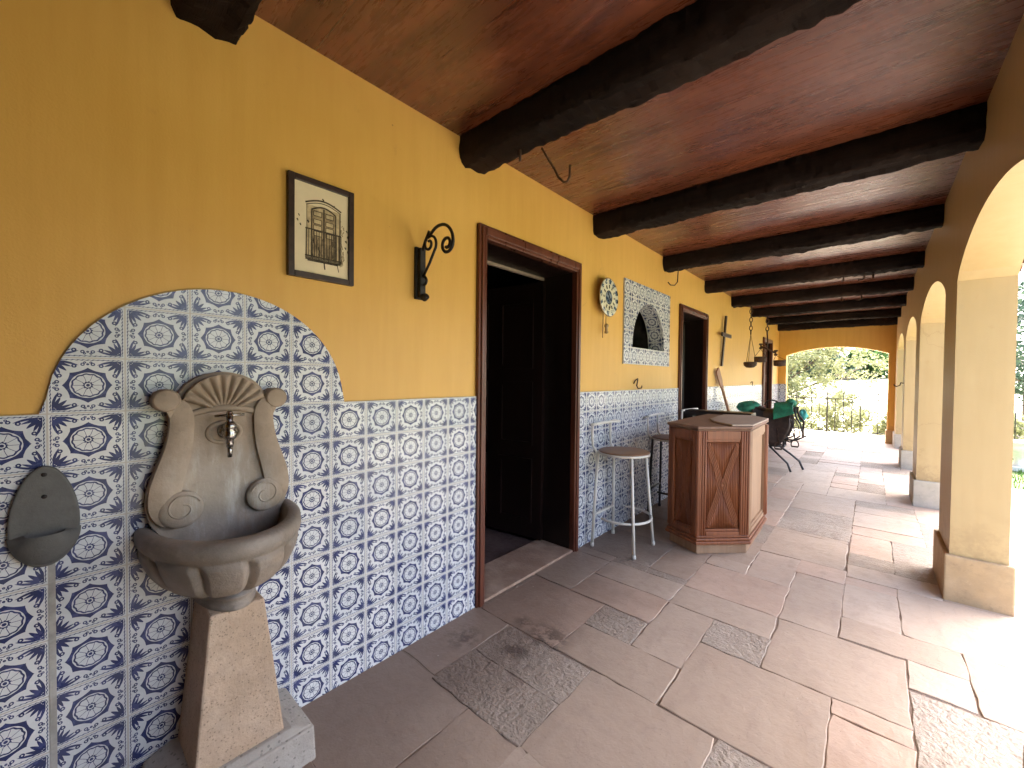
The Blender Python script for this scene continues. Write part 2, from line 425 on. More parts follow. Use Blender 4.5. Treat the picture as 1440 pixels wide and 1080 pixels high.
MAT['leaf_green'] = leaf('fresh_leaves', (0.05, 0.115, 0.03), (0.09, 0.16, 0.05), (0.035, 0.085, 0.03))
def plate_mat():
    t = T('painted_plate'); co = t.coord()
    x, y, z = t.sep(co)
    r = t.m('SQRT', y * y + z * z); th = t.m('ARCTAN2', z, y)
    n = t.noise(co, 55.0, 3, 0.6)
    rim = t.ramp(n + t.m('SINE', th * 12.0) * 0.12, 0.44, 0.52)
    c = t.mix(rim, (0.035, 0.075, 0.14), (0.62, 0.62, 0.52))
    c = t.mix(r < 0.108, c, (0.66, 0.64, 0.50))
    c = t.mix(r < 0.055, c, (0.10, 0.10, 0.10))
    pic = t.ramp(t.noise(co, 38.0, 3), 0.46, 0.54)
    c = t.mix((r < 0.050) * 1.0, c, t.mix(pic, (0.03, 0.055, 0.10), (0.22, 0.27, 0.32)))
    c = t.mix(r > 0.146, c, (0.30, 0.21, 0.11))
    return t.out(c, 0.2)
MAT['plate'] = plate_mat()

# ------------------------------------------------------------------ mesh helpers
class MB:
    def __init__(self): self.bm = bmesh.new(); self.uv = self.bm.loops.layers.uv.new("UVMap")
    def face(self, pts, uvs=None, smooth=False, mi=0):
        vs = [self.bm.verts.new(p) for p in pts]
        f = self.bm.faces.new(vs); f.smooth = smooth; f.material_index = mi
        if uvs:
            for l, q in zip(f.loops, uvs): l[self.uv].uv = q
        return f
    def box(self, a, b, mat=None, mi=0):
        x0, y0, z0 = a; x1, y1, z1 = b
        P = [Vector(p) for p in ((x0,y0,z0),(x1,y0,z0),(x1,y1,z0),(x0,y1,z0),(x0,y0,z1),(x1,y0,z1),(x1,y1,z1),(x0,y1,z1))]
        if mat: P = [mat @ p for p in P]
        vs = [self.bm.verts.new(p) for p in P]
        for q in ((3,2,1,0),(4,5,6,7),(0,1,5,4),(1,2,6,5),(2,3,7,6),(3,0,4,7)):
            f = self.bm.faces.new([vs[i] for i in q]); f.material_index = mi
        return self
    def hexa(self, P, mi=0):
        vs = [self.bm.verts.new(p) for p in P]
        for q in ((3,2,1,0),(4,5,6,7),(0,1,5,4),(1,2,6,5),(2,3,7,6),(3,0,4,7)):
            f = self.bm.faces.new([vs[i] for i in q]); f.material_index = mi
        return self
    def tube(self, pts, rad, n=8, closed=False, flat=1.0):
        pts = [Vector(p) for p in pts]
        N = len(pts)
        if not isinstance(rad, (list, tuple)): rad = [rad] * N
        tan = []
        for i in range(N):
            if closed: d = pts[(i+1) % N] - pts[i-1]
            else: d = pts[min(i+1, N-1)] - pts[max(i-1, 0)]
            tan.append(d.normalized())
        ref = Vector((0,0,1)) if abs(tan[0].z) < 0.9 else Vector((1,0,0))
        nrm = (ref - tan[0] * ref.dot(tan[0])).normalized()
        rings = []
        for i in range(N):
            nrm = (nrm - tan[i] * nrm.dot(tan[i])).normalized()
            bi = tan[i].cross(nrm)
            rings.append([self.bm.verts.new(pts[i] + (nrm * math.cos(a) + bi * math.sin(a) * flat) * rad[i]) for a in [2*PI*k/n for k in range(n)]])
        rg = range(N if closed else N-1)
        for i in rg:
            A, B = rings[i], rings[(i+1) % N]
            for k in range(n):
                f = self.bm.faces.new((A[k], A[(k+1)%n], B[(k+1)%n], B[k])); f.smooth = True
        if not closed:
            self.bm.faces.new(rings[0][::-1]); self.bm.faces.new(rings[-1])
        return self
    def lathe(self, prof, origin=(0,0,0), n=32, a0=0.0, a1=2*PI, axis='z', mod=None, caps=False):
        o = Vector(origin); full = abs(a1 - a0 - 2*PI) < 1e-6
        m = n if full else n + 1
        rings = []
        for j in range(m):
            a = a0 + (a1 - a0) * j / n
            col = []
            for (r, h) in prof:
                rr = r * (mod(a, h) if mod else 1.0)
                if axis == 'z': p = Vector((rr*math.cos(a), rr*math.sin(a), h))
                elif axis == 'x': p = Vector((h, rr*math.cos(a), rr*math.sin(a)))
                else: p = Vector((rr*math.cos(a), h, rr*math.sin(a)))
                col.append(self.bm.verts.new(o + p))
            rings.append(col)
        for j in range(n):
            A, B = rings[j], rings[(j+1) % m]
            for k in range(len(prof)-1):
                try:
                    f = self.bm.faces.new((A[k], B[k], B[k+1], A[k+1])); f.smooth = True
                except ValueError: pass
        return self
    def prism(self, poly, x0, x1, to3=None, smooth=False):
        """poly in (p,q); to3(p,q,d) -> point."""
        A = [self.bm.verts.new(to3(p, q, x0)) for p, q in poly]
        B = [self.bm.verts.new(to3(p, q, x1)) for p, q in poly]
        n = len(poly)
        self.bm.faces.new(A[::-1]); self.bm.faces.new(B)
        for i in range(n):
            f = self.bm.faces.new((A[i], A[(i+1)%n], B[(i+1)%n], B[i])); f.smooth = smooth
        return self
    def build(self, name, mat, parent=None, bevel=0.0, seg=2, weld=False, recalc=True, origin=None):
        bm = self.bm
        if weld: bmesh.ops.remove_doubles(bm, verts=bm.verts, dist=1e-5)
        if recalc: bmesh.ops.recalc_face_normals(bm, faces=bm.faces)
        me = bpy.data.meshes.new(name)
        if origin is not None:
            bmesh.ops.translate(bm, verts=bm.verts, vec=-Vector(origin))
        bm.to_mesh(me); bm.free()
        for m in (mat if isinstance(mat, list) else [mat]): me.materials.append(m)
        o = bpy.data.objects.new(name, me); COL.objects.link(o)
        if origin is not None: o.location = origin
        if parent is not None:
            o.parent = parent
            if origin is None:
                o.matrix_parent_inverse = wm(parent).inverted()
        if bevel > 0:
            b = o.modifiers.new("bevel", 'BEVEL'); b.width = bevel; b.segments = seg; b.limit_method = 'ANGLE'; b.angle_limit = R(40)
            b.harden_normals = False
        return o
def wm(o):
    m = Matrix.LocRotScale(o.location, o.rotation_euler, o.scale)
    if o.parent: m = wm(o.parent) @ o.matrix_parent_inverse @ m
    return m
def empty(name, loc, label, cat, group=None):
    o = bpy.data.objects.new(name, None); COL.objects.link(o)
    o.location = loc; o.empty_display_size = 0.1
    return tag(o, label, cat, group)
def tag(o, label, cat, group=None):
    o['label'] = label; o['category'] = cat
    if group: o['group'] = group
    return o
def struct(o, kind='structure'):
    o['kind'] = kind; return o
def copy_tree(o, parent=None):
    c = o.copy(); COL.objects.link(c)
    if parent is not None: c.parent = parent
    for ch in list(o.children): copy_tree(ch, c)
    return c
YZ = lambda p, q, d: Vector((d, p, q))
XY = lambda p, q, d: Vector((p, q, d))
XZ = lambda p, q, d: Vector((p, d, q))
def arc(cx, cy, r, a0, a1, n=10):
    return [(cx + r*math.cos(R(a0+(a1-a0)*i/n)), cy + r*math.sin(R(a0+(a1-a0)*i/n))) for i in range(n+1)]

def pierced(mb, u0, u1, z0, z1, d0, d1, holes, P, uvf=None, step=0.06, topf=None, ends=True):
    """Slab in the (u,z) plane between depths d0 and d1, with holes (ua, ub, zb, top(u))."""
    cuts = {u0, u1}
    for ua, ub, zb, top in holes:
        n = max(2, int((ub-ua)/step))
        for i in range(n+1): cuts.add(round(ua+(ub-ua)*i/n, 6))
    if topf:
        n = int((u1-u0)/0.012)
        for i in range(n+1): cuts.add(round(u0+(u1-u0)*i/n, 6))
    cuts = sorted(cuts)
    def q(a, za0, za1, b, zb0, zb1, d):
        if abs(za1-za0) < 1e-6 and abs(zb1-zb0) < 1e-6: return
        pts = [(a, za0), (b, zb0), (b, zb1), (a, za1)]
        mb.face([P(u, z, d) for u, z in pts], [uvf(u, z) for u, z in pts] if uvf else None)
    def strip(a, za, b, zb2, flip=False, smooth=True):
        pts = [(a, za, d0), (b, zb2, d0), (b, zb2, d1), (a, za, d1)]
        uv = None
        if uvf: uv = [(uvf(0, 0)[0] + d/0.15, (u + z)/0.15) for u, z, d in pts]
        mb.face([P(u, z, d) for u, z, d in pts], uv, smooth)
    for a, b in zip(cuts, cuts[1:]):
        mid = (a+b)/2
        h = next((h for h in holes if h[0]-1e-6 <= mid <= h[1]+1e-6), None)
        ta, tb = (topf(a), topf(b)) if topf else (z1, z1)
        for d in (d0, d1):
            if h:
                q(a, h[3](a), ta, b, h[3](b), tb, d)
                if h[2] > z0+1e-6: q(a, z0, h[2], b, z0, h[2], d)
            else: q(a, z0, ta, b, z0, tb, d)
        strip(a, ta, b, tb)
        if not h or h[2] > z0+1e-6: strip(a, z0, b, z0)
        if h:
            strip(a, h[3](a), b, h[3](b))
            if h[2] > z0+1e-6: strip(a, h[2], b, h[2])
    for ua, ub, zb, top in holes:
        for u in (ua, ub):
            if top(u) - zb > 1e-4:
                pts = [(zb, d0), (top(u), d0), (top(u), d1), (zb, d1)]
                mb.face([P(u, z, d) for z, d in pts], [(d/0.15, z/0.15) for z, d in pts] if uvf else None)
    if ends:
        for u in (u0, u1):
            zt = topf(u) if topf else z1
            mb.face([P(u, z, d) for z, d in ((z0, d0), (zt, d0), (zt, d1), (z0, d1))])

# ------------------------------------------------------------------ SETTING
TT = 0.15
ZT = 1.168                # top of the tile wainscot
CZ = 2.525                # ceiling
WX = 1.99                 # inner face of the arcade
YE = 11.2                 # end wall
D1, D2, D3 = (1.59, 2.53), (4.70, 5.62), (9.38, 10.22)   # clear door openings (y)
DH = 2.05
PILL = [(-2.39, 0.35), (1.28, 1.78), (3.47, 3.97), (5.83, 6.32), (8.16, 8.66), (10.5, 11.2)]  # first pier is unseen, lengthened to block light from behind the camera

m = MB(); m.box((-60, -60, -1.2), (120, 12.9, -0.25)); struct(m.build('ground', MAT['grass_soil']))
# a hillside that falls away beyond the railing and climbs again far off
m = MB()
def hz(x, y):
    d = y - 12.9
    z = -0.25 - 1.6 * min(1, d / 9.0) if d < 14 else -1.85 + (d - 14) * 0.085
    if d > 60: z = -1.85 + 46 * 0.085 + (d - 60) * 0.03
    return z + noise.noise(Vector((x * 0.07, y * 0.07, 0))) * 0.5 * min(1, d / 6)
xs = [-60 + 6 * i for i in range(31)]; ys = [12.9, 14, 16, 19, 22, 26, 30, 36, 44, 55, 70, 90, 120, 170]
gv = [[m.bm.verts.new((x, y, hz(x, y))) for x in xs] for y in ys]
for j in range(len(ys)-1):
    for i in range(len(xs)-1):
        f = m.bm.faces.new((gv[j][i], gv[j][i+1], gv[j+1][i+1], gv[j+1][i])); f.smooth = True
struct(m.build('hillside', MAT['dry_hill']))
m = MB(); m.box((2.27, -6, -0.3), (6.5, 7.9, -0.05)); m.box((2.27, 7.9, -0.3), (2.85, 12.9, -0.052)); m.box((-3, 11.62, -0.3), (2.27, 12.9, -0.02))
struct(m.build('courtyard_paving', MAT['paving']))
# grass on the lawn
m = MB(); rg = random.Random(3)
for i in range(9000):
    x = rg.uniform(2.9, 9); y = rg.uniform(8.0, 12.8) if x < 6.6 else rg.uniform(0, 12.8)
    a = rg.uniform(0, 2*PI); h = rg.uniform(0.04, 0.11); dx, dy = 0.008*math.cos(a), 0.008*math.sin(a)
    m.face([(x-dx, y-dy, -0.25), (x+dx, y+dy, -0.25), (x+rg.uniform(-.03,.03), y+rg.uniform(-.03,.03), -0.25+h)])
struct(m.build('grass', MAT['leaf_green'], recalc=False), 'stuff')

# flagstone floor: real slabs over a mortar bed
G = [ # x0,x1,y0,y1,kind  kind: 0 smooth, 1 pink, 2 grey rough
 (.26,.735,1.06,1.30,2),(.26,.735,1.31,1.55,2),(.04,.525,1.565,2.055,1),(.0,.25,1.08,1.555,0),(.0,.485,.56,1.07,0),(.495,.735,.70,1.05,0),
 (.535,.78,1.83,2.05,2),(.535,1.02,1.565,1.82,0),(.79,1.025,1.83,2.32,0),(.30,.78,2.065,2.335,1),(.30,.78,2.345,2.58,0),
 (.79,1.275,2.585,2.99,1),(.79,1.275,2.33,2.575,0),(1.035,1.28,2.08,2.32,2),(1.03,1.53,1.565,2.07,0),(.745,1.235,1.06,1.555,0),
 (1.245,1.53,1.08,1.555,2),(1.29,1.765,2.08,2.57,0),(1.285,1.525,2.58,3.27,0),(1.54,1.765,1.975,2.07,1),(1.54,1.765,1.50,1.965,1),
 (1.535,1.97,2.59,2.82,0),(1.775,1.965,2.36,2.58,0),(1.975,2.27,2.34,2.82,0),(1.775,2.27,1.72,2.335,2),(1.535,1.765,2.83,3.30,0),
 (1.775,2.27,2.83,3.42,0),(.0,.29,2.07,2.56,0),(1.035,1.275,3.0,3.50,0),(1.03,1.515,3.51,4.09,0)]
slabs = list(G)
cs = 0.25
nx, ny = 9, 56
y_lo = -2.4
occ = [[False]*ny for _ in range(nx)]
def cellbox(i, j):
    xs_ = [0.0, .295, .53, .785, 1.03, 1.28, 1.53, 1.77, 1.97, 2.27]
    return xs_[i], xs_[i+1], y_lo + j*cs + 0.06, y_lo + (j+1)*cs + 0.06
for i in range(nx):
    for j in range(ny):
        a, b, c, d = cellbox(i, j)
        for s in G:
            ox = min(b, s[1]) - max(a, s[0]); oy = min(d, s[3]) - max(c, s[2])
            if ox > 0.03 and oy > 0.03: occ[i][j] = True
rg = random.Random(21)
for j in range(ny):
    for i in range(nx):
        if occ[i][j]: continue
        w_, h_ = rg.choice([(1,1),(2,1),(2,2),(1,2),(2,2),(3,2),(2,3),(1,2),(2,1)])
        while w_ > 1 and (i+w_ > nx or any(occ[i+k][j] for k in range(w_))): w_ -= 1
        while h_ > 1 and (j+h_ > ny or any(occ[i+k][j+l] for k in range(w_) for l in range(h_))): h_ -= 1
        for k in range(w_):
            for l in range(h_): occ[i+k][j+l] = True
        a = cellbox(i, j); b = cellbox(i+w_-1, j+h_-1)
        box = [a[0]+.004, b[1]-.004, a[2]+.004, b[3]-.004]
        for s in G:   # trim against the surveyed slabs
            ox = min(box[1], s[1]) - max(box[0], s[0]); oy = min(box[3], s[3]) - max(box[2], s[2])
            if ox > 0 and oy > 0:
                if ox < oy:
                    if box[0] < s[0]: box[1] = s[0]-.008
                    else: box[0] = s[1]+.008
                else:
                    if box[2] < s[2]: box[3] = s[2]-.008
                    else: box[2] = s[3]+.008
        if box[1]-box[0] > .03 and box[3]-box[2] > .03:
            slabs.append((*box, rg.choice([0,0,0,1,1,2])))
q_ = .01; NXc, NYc = 227, 1400
cov = [bytearray(NXc) for _ in range(NYc)]
for s in slabs:
    for j in range(max(0, int((s[2]-y_lo)/q_)), min(NYc, int((s[3]-y_lo)/q_)+1)):
        for i in range(max(0, int(s[0]/q_)), min(NXc, int(s[1]/q_)+1)): cov[j][i] = 1
rg = random.Random(77)
for j in range(NYc):
    for i in range(NXc):
        if cov[j][i]: continue
        w_ = 1
        while i+w_ < NXc and not cov[j][i+w_] and w_ < 48: w_ += 1
        h_ = 1
        while j+h_ < NYc and h_ < 48 and not any(cov[j+h_][i:i+w_]): h_ += 1
        for l in range(h_):
            for k in range(w_): cov[j+l][i+k] = 1
        if w_ >= 3 and h_ >= 3: slabs.append((i*q_, (i+w_)*q_, y_lo+j*q_, y_lo+(j+h_)*q_, rg.choice([0, 0, 1, 2])))
m = MB(); rg = random.Random(5)
lay = m.bm.faces.layers.float_vector.new("slab")
def floor_slab(x0, x1, y0, y1, kind):
    g = 0.0005
    ins = 0.0035
    pts = []
    def edge(ax, ay, bx, by, n):
        for k in range(n):
            t_ = k / n
            jx = rg.uniform(-.0045, .0045) if k else rg.uniform(-.006, .006)
            pts.append((ax+(bx-ax)*t_+jx, ay+(by-ay)*t_+jx*(-1 if k % 2 else 1)))
    n1 = max(3, int((x1-x0)/.06)); n2 = max(3, int((y1-y0)/.06))
    edge(x0+g, y0+g, x1-g, y0+g, n1); edge(x1-g, y0+g, x1-g, y1-g, n2); edge(x1-g, y1-g, x0+g, y1-g, n1); edge(x0+g, y1-g, x0+g, y0+g, n2)
    cx, cy = (x0+x1)/2, (y0+y1)/2
    zt = rg.uniform(-.003, .002); tx, ty = rg.uniform(-.004, .004), rg.uniform(-.004, .004)
    Z = lambda x, y: zt + (x-cx)*tx + (y-cy)*ty
    lo = [m.bm.verts.new((x, y, -.03)) for x, y in pts]
    mid = [m.bm.verts.new((x, y, Z(x, y)-.0035)) for x, y in pts]
    top = [m.bm.verts.new((cx+(x-cx)*(1-2*ins/(x1-x0)), cy+(y-cy)*(1-2*ins/(y1-y0)), Z(x, y))) for x, y in pts]
    col = (rg.random(), rg.uniform(.7, 1) if kind == 1 else rg.uniform(0, .55), rg.uniform(.72, 1) if kind == 2 else rg.uniform(0, .56))
    fs = [m.bm.faces.new(top)]
    n = len(pts)
    for k in range(n):
        fs.append(m.bm.faces.new((mid[k], mid[(k+1)%n], top[(k+1)%n], top[k]))); fs[-1].smooth = True
        fs.append(m.bm.faces.new((lo[k], lo[(k+1)%n], mid[(k+1)%n], mid[k])))
    for f in fs: f[lay] = col
for s in slabs: floor_slab(s[0]-.0042, s[1]+.0042, s[2]-.0042, s[3]+.0042, s[4])
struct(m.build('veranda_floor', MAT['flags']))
m = MB(); m.box((-0.02, -2.5, -0.3), (2.262, 11.61, -0.0055)); struct(m.build('floor_bed', MAT['mortar']))
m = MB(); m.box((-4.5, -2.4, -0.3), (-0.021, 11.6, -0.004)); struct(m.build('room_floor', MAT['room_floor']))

# ------------------------------------------------------------------ house wall
hw = empty('house_wall', (0, 4.5, 0), 'long ochre plastered house wall with blue and white tiles below and dark doorways', 'wall')
nic = lambda c, hw_, hgt, zb: (lambda u: zb + hgt * max(0.0, 1 - ((u-c)/hw_)**2) ** 0.5)
NC, NH = 3.83, 0.375
m = MB()
holes = [(D1[0]-.03, D1[1]+.03, -0.2, lambda u: DH+.03), (D2[0]-.03, D2[1]+.03, -0.2, lambda u: DH+.03), (D3[0]-.03, D3[1]+.03, -0.2, lambda u: DH+.03),
         (NC-NH-.02, NC+NH+.02, 1.50, lambda u: 2.02)]
holes = [(a, b, max(z, -0.2), t_) for a, b, z, t_ in holes]
pierced(m, -2.4, 11.6, -0.2, CZ+.12, -0.3, 0.0, holes, YZ, step=2)
m.build('plaster', MAT['ochre'], hw)
# tile wainscot, 9 mm proud of the plaster
tu = lambda u, z: ((u + 0.0088) / TT, (z - ZT) / TT)
def arch_top(u):
    d = abs(u - 0.388)
    return ZT + (0.386 * math.sqrt(max(0, 1 - (d/0.401)**2)) if d < 0.401 else 0.0)
m = MB(); pierced(m, -2.38, D1[0]-.05, -0.005, ZT, -0.05, 0.010, [], YZ, tu, topf=arch_top); m.build('tile_wainscot', MAT['tile'], hw)['label'] = 'tile wainscot with an arched crest rising behind the stone fountain'
for a, b in ((D1[1]+.05, D2[0]-.05), (D2[1]+.05, D3[0]-.05), (D3[1]+.05, YE)):
    m = MB(); pierced(m, a, b, -0.005, ZT, -0.05, 0.010, [], YZ, tu); m.build('tile_wainscot', MAT['tile'], hw)
# niche with tiled surround and reveal
nt_ = nic(NC, NH, 0.43, 1.555)
m = MB(); pierced(m, 3.29, 4.355, 1.40, 2.145, -0.005, 0.012, [(NC-NH, NC+NH, 1.555, nt_)], YZ, lambda u, z: ((u-3.29)/TT+.1, (z-1.40)/TT), step=.02)
tn = m.build('niche_surround', MAT['tile'], hw)
m = MB()
N = 40
us = [NC-NH+2*NH*i/N for i in range(N+1)]
arcs = [0.0]
for a, b in zip(us, us[1:]): arcs.append(arcs[-1] + math.hypot(b-a, nt_(b)-nt_(a)))
for i in range(N):
    a, b = us[i], us[i+1]
    m.face([(-.005, a, nt_(a)), (-.005, b, nt_(b)), (-.155, b, nt_(b)), (-.155, a, nt_(a))], [(0.0, arcs[i]/TT+.2), (0.0, arcs[i+1]/TT+.2), (1.0, arcs[i+1]/TT+.2), (1.0, arcs[i]/TT+.2)])
m.face([(-.005, us[0], 1.555), (-.005, us[-1], 1.555), (-.155, us[-1], 1.555), (-.155, us[0], 1.555)], [(0, 0), (0, 5), (2, 5), (2, 0)])
m.build('niche_lining', MAT['tile'], tn)
m = MB()
for q_ in (((-.60, NC-.394, 1.5005), (-.156, NC-.380, 2.0195)), ((-.60, NC+.380, 1.5005), (-.156, NC+.394, 2.0195)), ((-.60, NC-.3795, 2.0), (-.156, NC+.3795, 2.0195)), ((-.60, NC-.3795, 1.5005), (-.156, NC+.3795, 1.552))): m.box(*q_)
m.box((-.62, NC-.6, 1.35), (-.60, NC+.6, 2.2)); m.box((-.60, NC-.6, 1.35), (-.30, NC-.58, 2.2)); m.box((-.60, NC+.58, 1.35), (-.30, NC+.6, 2.2)); m.box((-.6, NC-.6, 2.18), (-.3, NC+.6, 2.2)); m.box((-.6, NC-.6, 1.35), (-.3, NC+.6, 1.37))
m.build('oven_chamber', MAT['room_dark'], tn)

def door_panels(mb, W, H, y0, th):
    """panelled leaf in local (w,z), thickness th, returns into mb"""
    mb.box((0, 0, 0), (W, th, H))
    for a, b in ((.12, .62), (.72, 1.22), (1.32, H-.12)):
        for s in (0, 1):
            p0 = .08 + s*(W/2-.02); p1 = p0 + W/2 - .14
            for yy, d in ((-.012, 1), (th+.012, -1)):
                lo_, hi_ = sorted((yy, yy + .012*d))
                mb.box((p0, lo_, a), (p1, hi_, a+.03)); mb.box((p0, lo_, b-.03), (p1, hi_, b))
                mb.box((p0, lo_, a+.03), (p0+.03, hi_, b-.03)); mb.box((p1-.03, lo_, a+.03), (p1, hi_, b-.03))
def doorway(D, leaf_ang, leaf=True, closed=False):
    a, b = D
    m = MB()
    cw = .062
    for s, e in ((a-cw+.012, a+.012), (b-.012, b+cw-.012)):
        m.box((-.02, s, -.002), (.024, e, DH+cw)); m.box((.024, s+.016, -.002), (.034, e-.016, DH+cw-.016))
    m.box((-.02, a+.012, DH-.012), (.024, b-.012, DH+cw)); m.box((.024, a+.012-.016, DH+.006), (.034, b-.012+.016, DH+cw-.016))
    fr = m.build('door_frame', MAT['mahogany'], hw, .004)
    m = MB()
    m.box((-.30, a-.028, -.003), (-.021, a+.011, DH)); m.box((-.30, b-.011, -.003), (-.021, b+.028, DH)); m.box((-.30, a+.011, DH-.011), (-.021, b-.011, DH+.028))
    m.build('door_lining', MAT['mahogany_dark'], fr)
    m = MB(); m.box((-.30, a+.0115, DH-.030), (-.275, b-.0115, DH-.0115)); m.build('door_stop', MAT['pale_strip'], fr)
    m = MB(); m.box((-.30, a+.0115, -.15), (.016, b-.0115, .014)); m.build('threshold', MAT['threshold'], fr, .006)
    if leaf:
        W = b - a - .03
        m = MB(); door_panels(m, W, DH-.07, 0, .04)
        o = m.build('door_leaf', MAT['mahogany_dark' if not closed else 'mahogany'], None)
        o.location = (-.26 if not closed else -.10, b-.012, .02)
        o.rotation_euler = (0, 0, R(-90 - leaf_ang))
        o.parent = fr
        m = MB(); m.box((W-.09, -.004, .93), (W-.05, .0, 1.08)); m.tube([(W-.07, -.004, 1.03), (W-.07, -.05, 1.03), (W-.17, -.055, 1.03)], .009)
        h = m.build('door_handle', MAT['chrome'], None); h.location = (0, -.001, 0)
        h.parent = o
    return fr
doorway(D1, 82)
doorway(D2, 62)
doorway(D3, 3, closed=True)
# dim room behind: walls, ceiling
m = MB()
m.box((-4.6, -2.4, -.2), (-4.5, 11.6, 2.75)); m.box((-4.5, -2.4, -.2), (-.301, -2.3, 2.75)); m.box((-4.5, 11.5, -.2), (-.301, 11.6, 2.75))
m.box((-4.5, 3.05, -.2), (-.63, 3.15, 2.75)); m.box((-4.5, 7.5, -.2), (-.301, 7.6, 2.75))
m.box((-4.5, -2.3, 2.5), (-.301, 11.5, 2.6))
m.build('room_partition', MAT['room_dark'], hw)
m = MB(); m.box((0.0101, -.010, .02), (.0118, .003, .78)); m.build('cement_strip', MAT['cement'], hw)

# wardrobe deep in the first room, barely visible
wr = empty('wardrobe', (-1.9, 1.9, 0), 'tall dark wooden wardrobe in the gloom inside the nearest doorway', 'wardrobe')
m = MB(); m.box((-2.4, 2.45, .08), (-1.2, 3.0, 2.0)); m.box((-2.42, 2.43, 2.0), (-1.18, 3.02, 2.05)); m.box((-2.38, 2.47, 0), (-1.22, 2.98, .08)); m.build('carcass', MAT['mahogany_dark'], wr, .005)
for k in range(2):
    x0 = -2.38 + k*.6
    m = MB(); m.box((x0, 2.428, .12), (x0+.57, 2.449, 1.96)); m.box((x0+.06, 2.420, .2), (x0+.51, 2.428, .9)); m.box((x0+.06, 2.420, 1.0), (x0+.51, 2.428, 1.88))
    d = m.build('wardrobe_door', MAT['mahogany_dark'], wr, .004)
    m = MB(); m.lathe([(0, 2.40), (.012, 2.40), (.012, 2.415), (.006, 2.42)], (x0+(.53 if k == 0 else .04), 0, 1.05), 10, axis='y'); m.build('knob', MAT['chrome'], d)

# ------------------------------------------------------------------ ceiling, roof, arcade, end walls
m = MB(); m.box((-.05, -2.4, CZ), (2.28, 11.6, CZ+.03)); struct(m.build('ceiling', MAT['ceiling']))
rf = empty('roof', (2.5, 4.5, 2.6), 'terracotta tiled veranda roof with dark rafters showing under the eave', 'roof')
m = MB()
m.hexa([Vector(p) for p in ((-4.8, -2.8, 3.6), (2.8, -2.8, 2.50), (2.8, 12.3, 2.50), (-4.8, 12.3, 3.6), (-4.8, -2.8, 3.66), (2.8, -2.8, 2.56), (2.8, 12.3, 2.56), (-4.8, 12.3, 3.66))])
m.build('roof_deck', MAT['mahogany'], rf)
m = MB()
for k in range(75):
    y = -2.7 + k*.2
    m.tube([(2.86, y, 2.60), (1.0, y, 2.87), (-4.8, y, 3.70)], .085, 8)
m.build('roof_tiles', MAT['terracotta'], rf)
m = MB()
for k in range(38):
    y = -2.6 + k*.4
    m.hexa([Vector(p) for p in ((2.2, y, 2.49), (2.76, y, 2.412), (2.76, y+.07, 2.412), (2.2, y+.07, 2.49), (2.2, y, 2.582), (2.76, y, 2.504), (2.76, y+.07, 2.504), (2.2, y+.07, 2.582))])
o = m.build('rafters', MAT['mahogany'], rf)

ar = empty('arcade_wall', (2.1, 4.5, 0), 'ochre arcade with square pillars and low arches open to the garden', 'arcade')
def seg(c, hw_, hgt, zb):
    Rr = (hw_**2 + hgt**2) / (2*hgt)
    return lambda u: zb + hgt - (Rr - math.sqrt(max(0, Rr*Rr - (u-c)**2)))
def basket(c, hw_, hgt, zb):
    s = seg(c, hw_, hgt, zb)
    return lambda u: zb + (s(u)-zb)*0.55 + 0.45*hgt*math.sqrt(max(0, 1-((u-c)/hw_)**2))
m = MB(); holes = []
for (a0, a1), (b0, b1) in zip(PILL, PILL[1:]):
    c, h = (a1+b0)/2, (b0-a1)/2
    holes.append((a1, b0, -0.25, basket(c, h, .215, 1.855)))
pierced(m, -2.4, 11.6, -0.25, CZ+.2, WX, WX+.225, holes, YZ, step=.045)
m.build('arches', MAT['cream'], ar)
for k, (a, b) in enumerate(PILL):
    m = MB()
    e = .022
    if k == 5:
        m.box((WX-e, a-e, -.2), (WX+.225+e, 11.6, .268))
    else:
        m.box((WX-e, a-e, -.2), (WX+.225+e, b+e, .268))
    o = m.build('plinth', MAT['plinth'] if k in (0, 1, 2) else MAT['plinth_grey'], ar, .008)
    if k == 2: o['label'] = 'rust stained plinth of the nearest whole pillar'
ew = empty('end_wall', (1, YE+.1, 0), 'ochre end wall of the veranda pierced by one wide low arch', 'wall')
m = MB(); pierced(m, 0.001, WX, -0.25, CZ+.1, YE, YE+.25, [(.15, 1.885, -0.25, seg(1.02, .8675, .165, 1.825))], XZ, step=.05)
m.build('arched_wall', MAT['ochre'], ew)
m = MB(); m.box((1.863, YE-.022, -.2), (WX-.024, YE+.272, .262)); m.build('plinth', MAT['plinth'], ew, .008)
m = MB(); m.box((.012, YE-.009, -.005), (.162, YE-.0005, ZT)); 
pq = m.build('tile_wainscot', MAT['tile'], ew)
for l in pq.data.uv_layers[0].data: pass
for p in pq.data.polygons:
    for li in p.loop_indices:
        v = pq.data.vertices[pq.data.loops[li].vertex_index].co
        pq.data.uv_layers[0].data[li].uv = ((v.x-.012)/TT, (v.z-ZT)/TT)
bw = empty('back_wall', (1, -2.3, 0), 'plain ochre wall closing the near end of the veranda', 'wall')
m = MB(); m.box((0.001, -2.4, -.2), (WX-.001, -2.2, CZ-.001)); m.build('plaster', MAT['ochre'], bw)

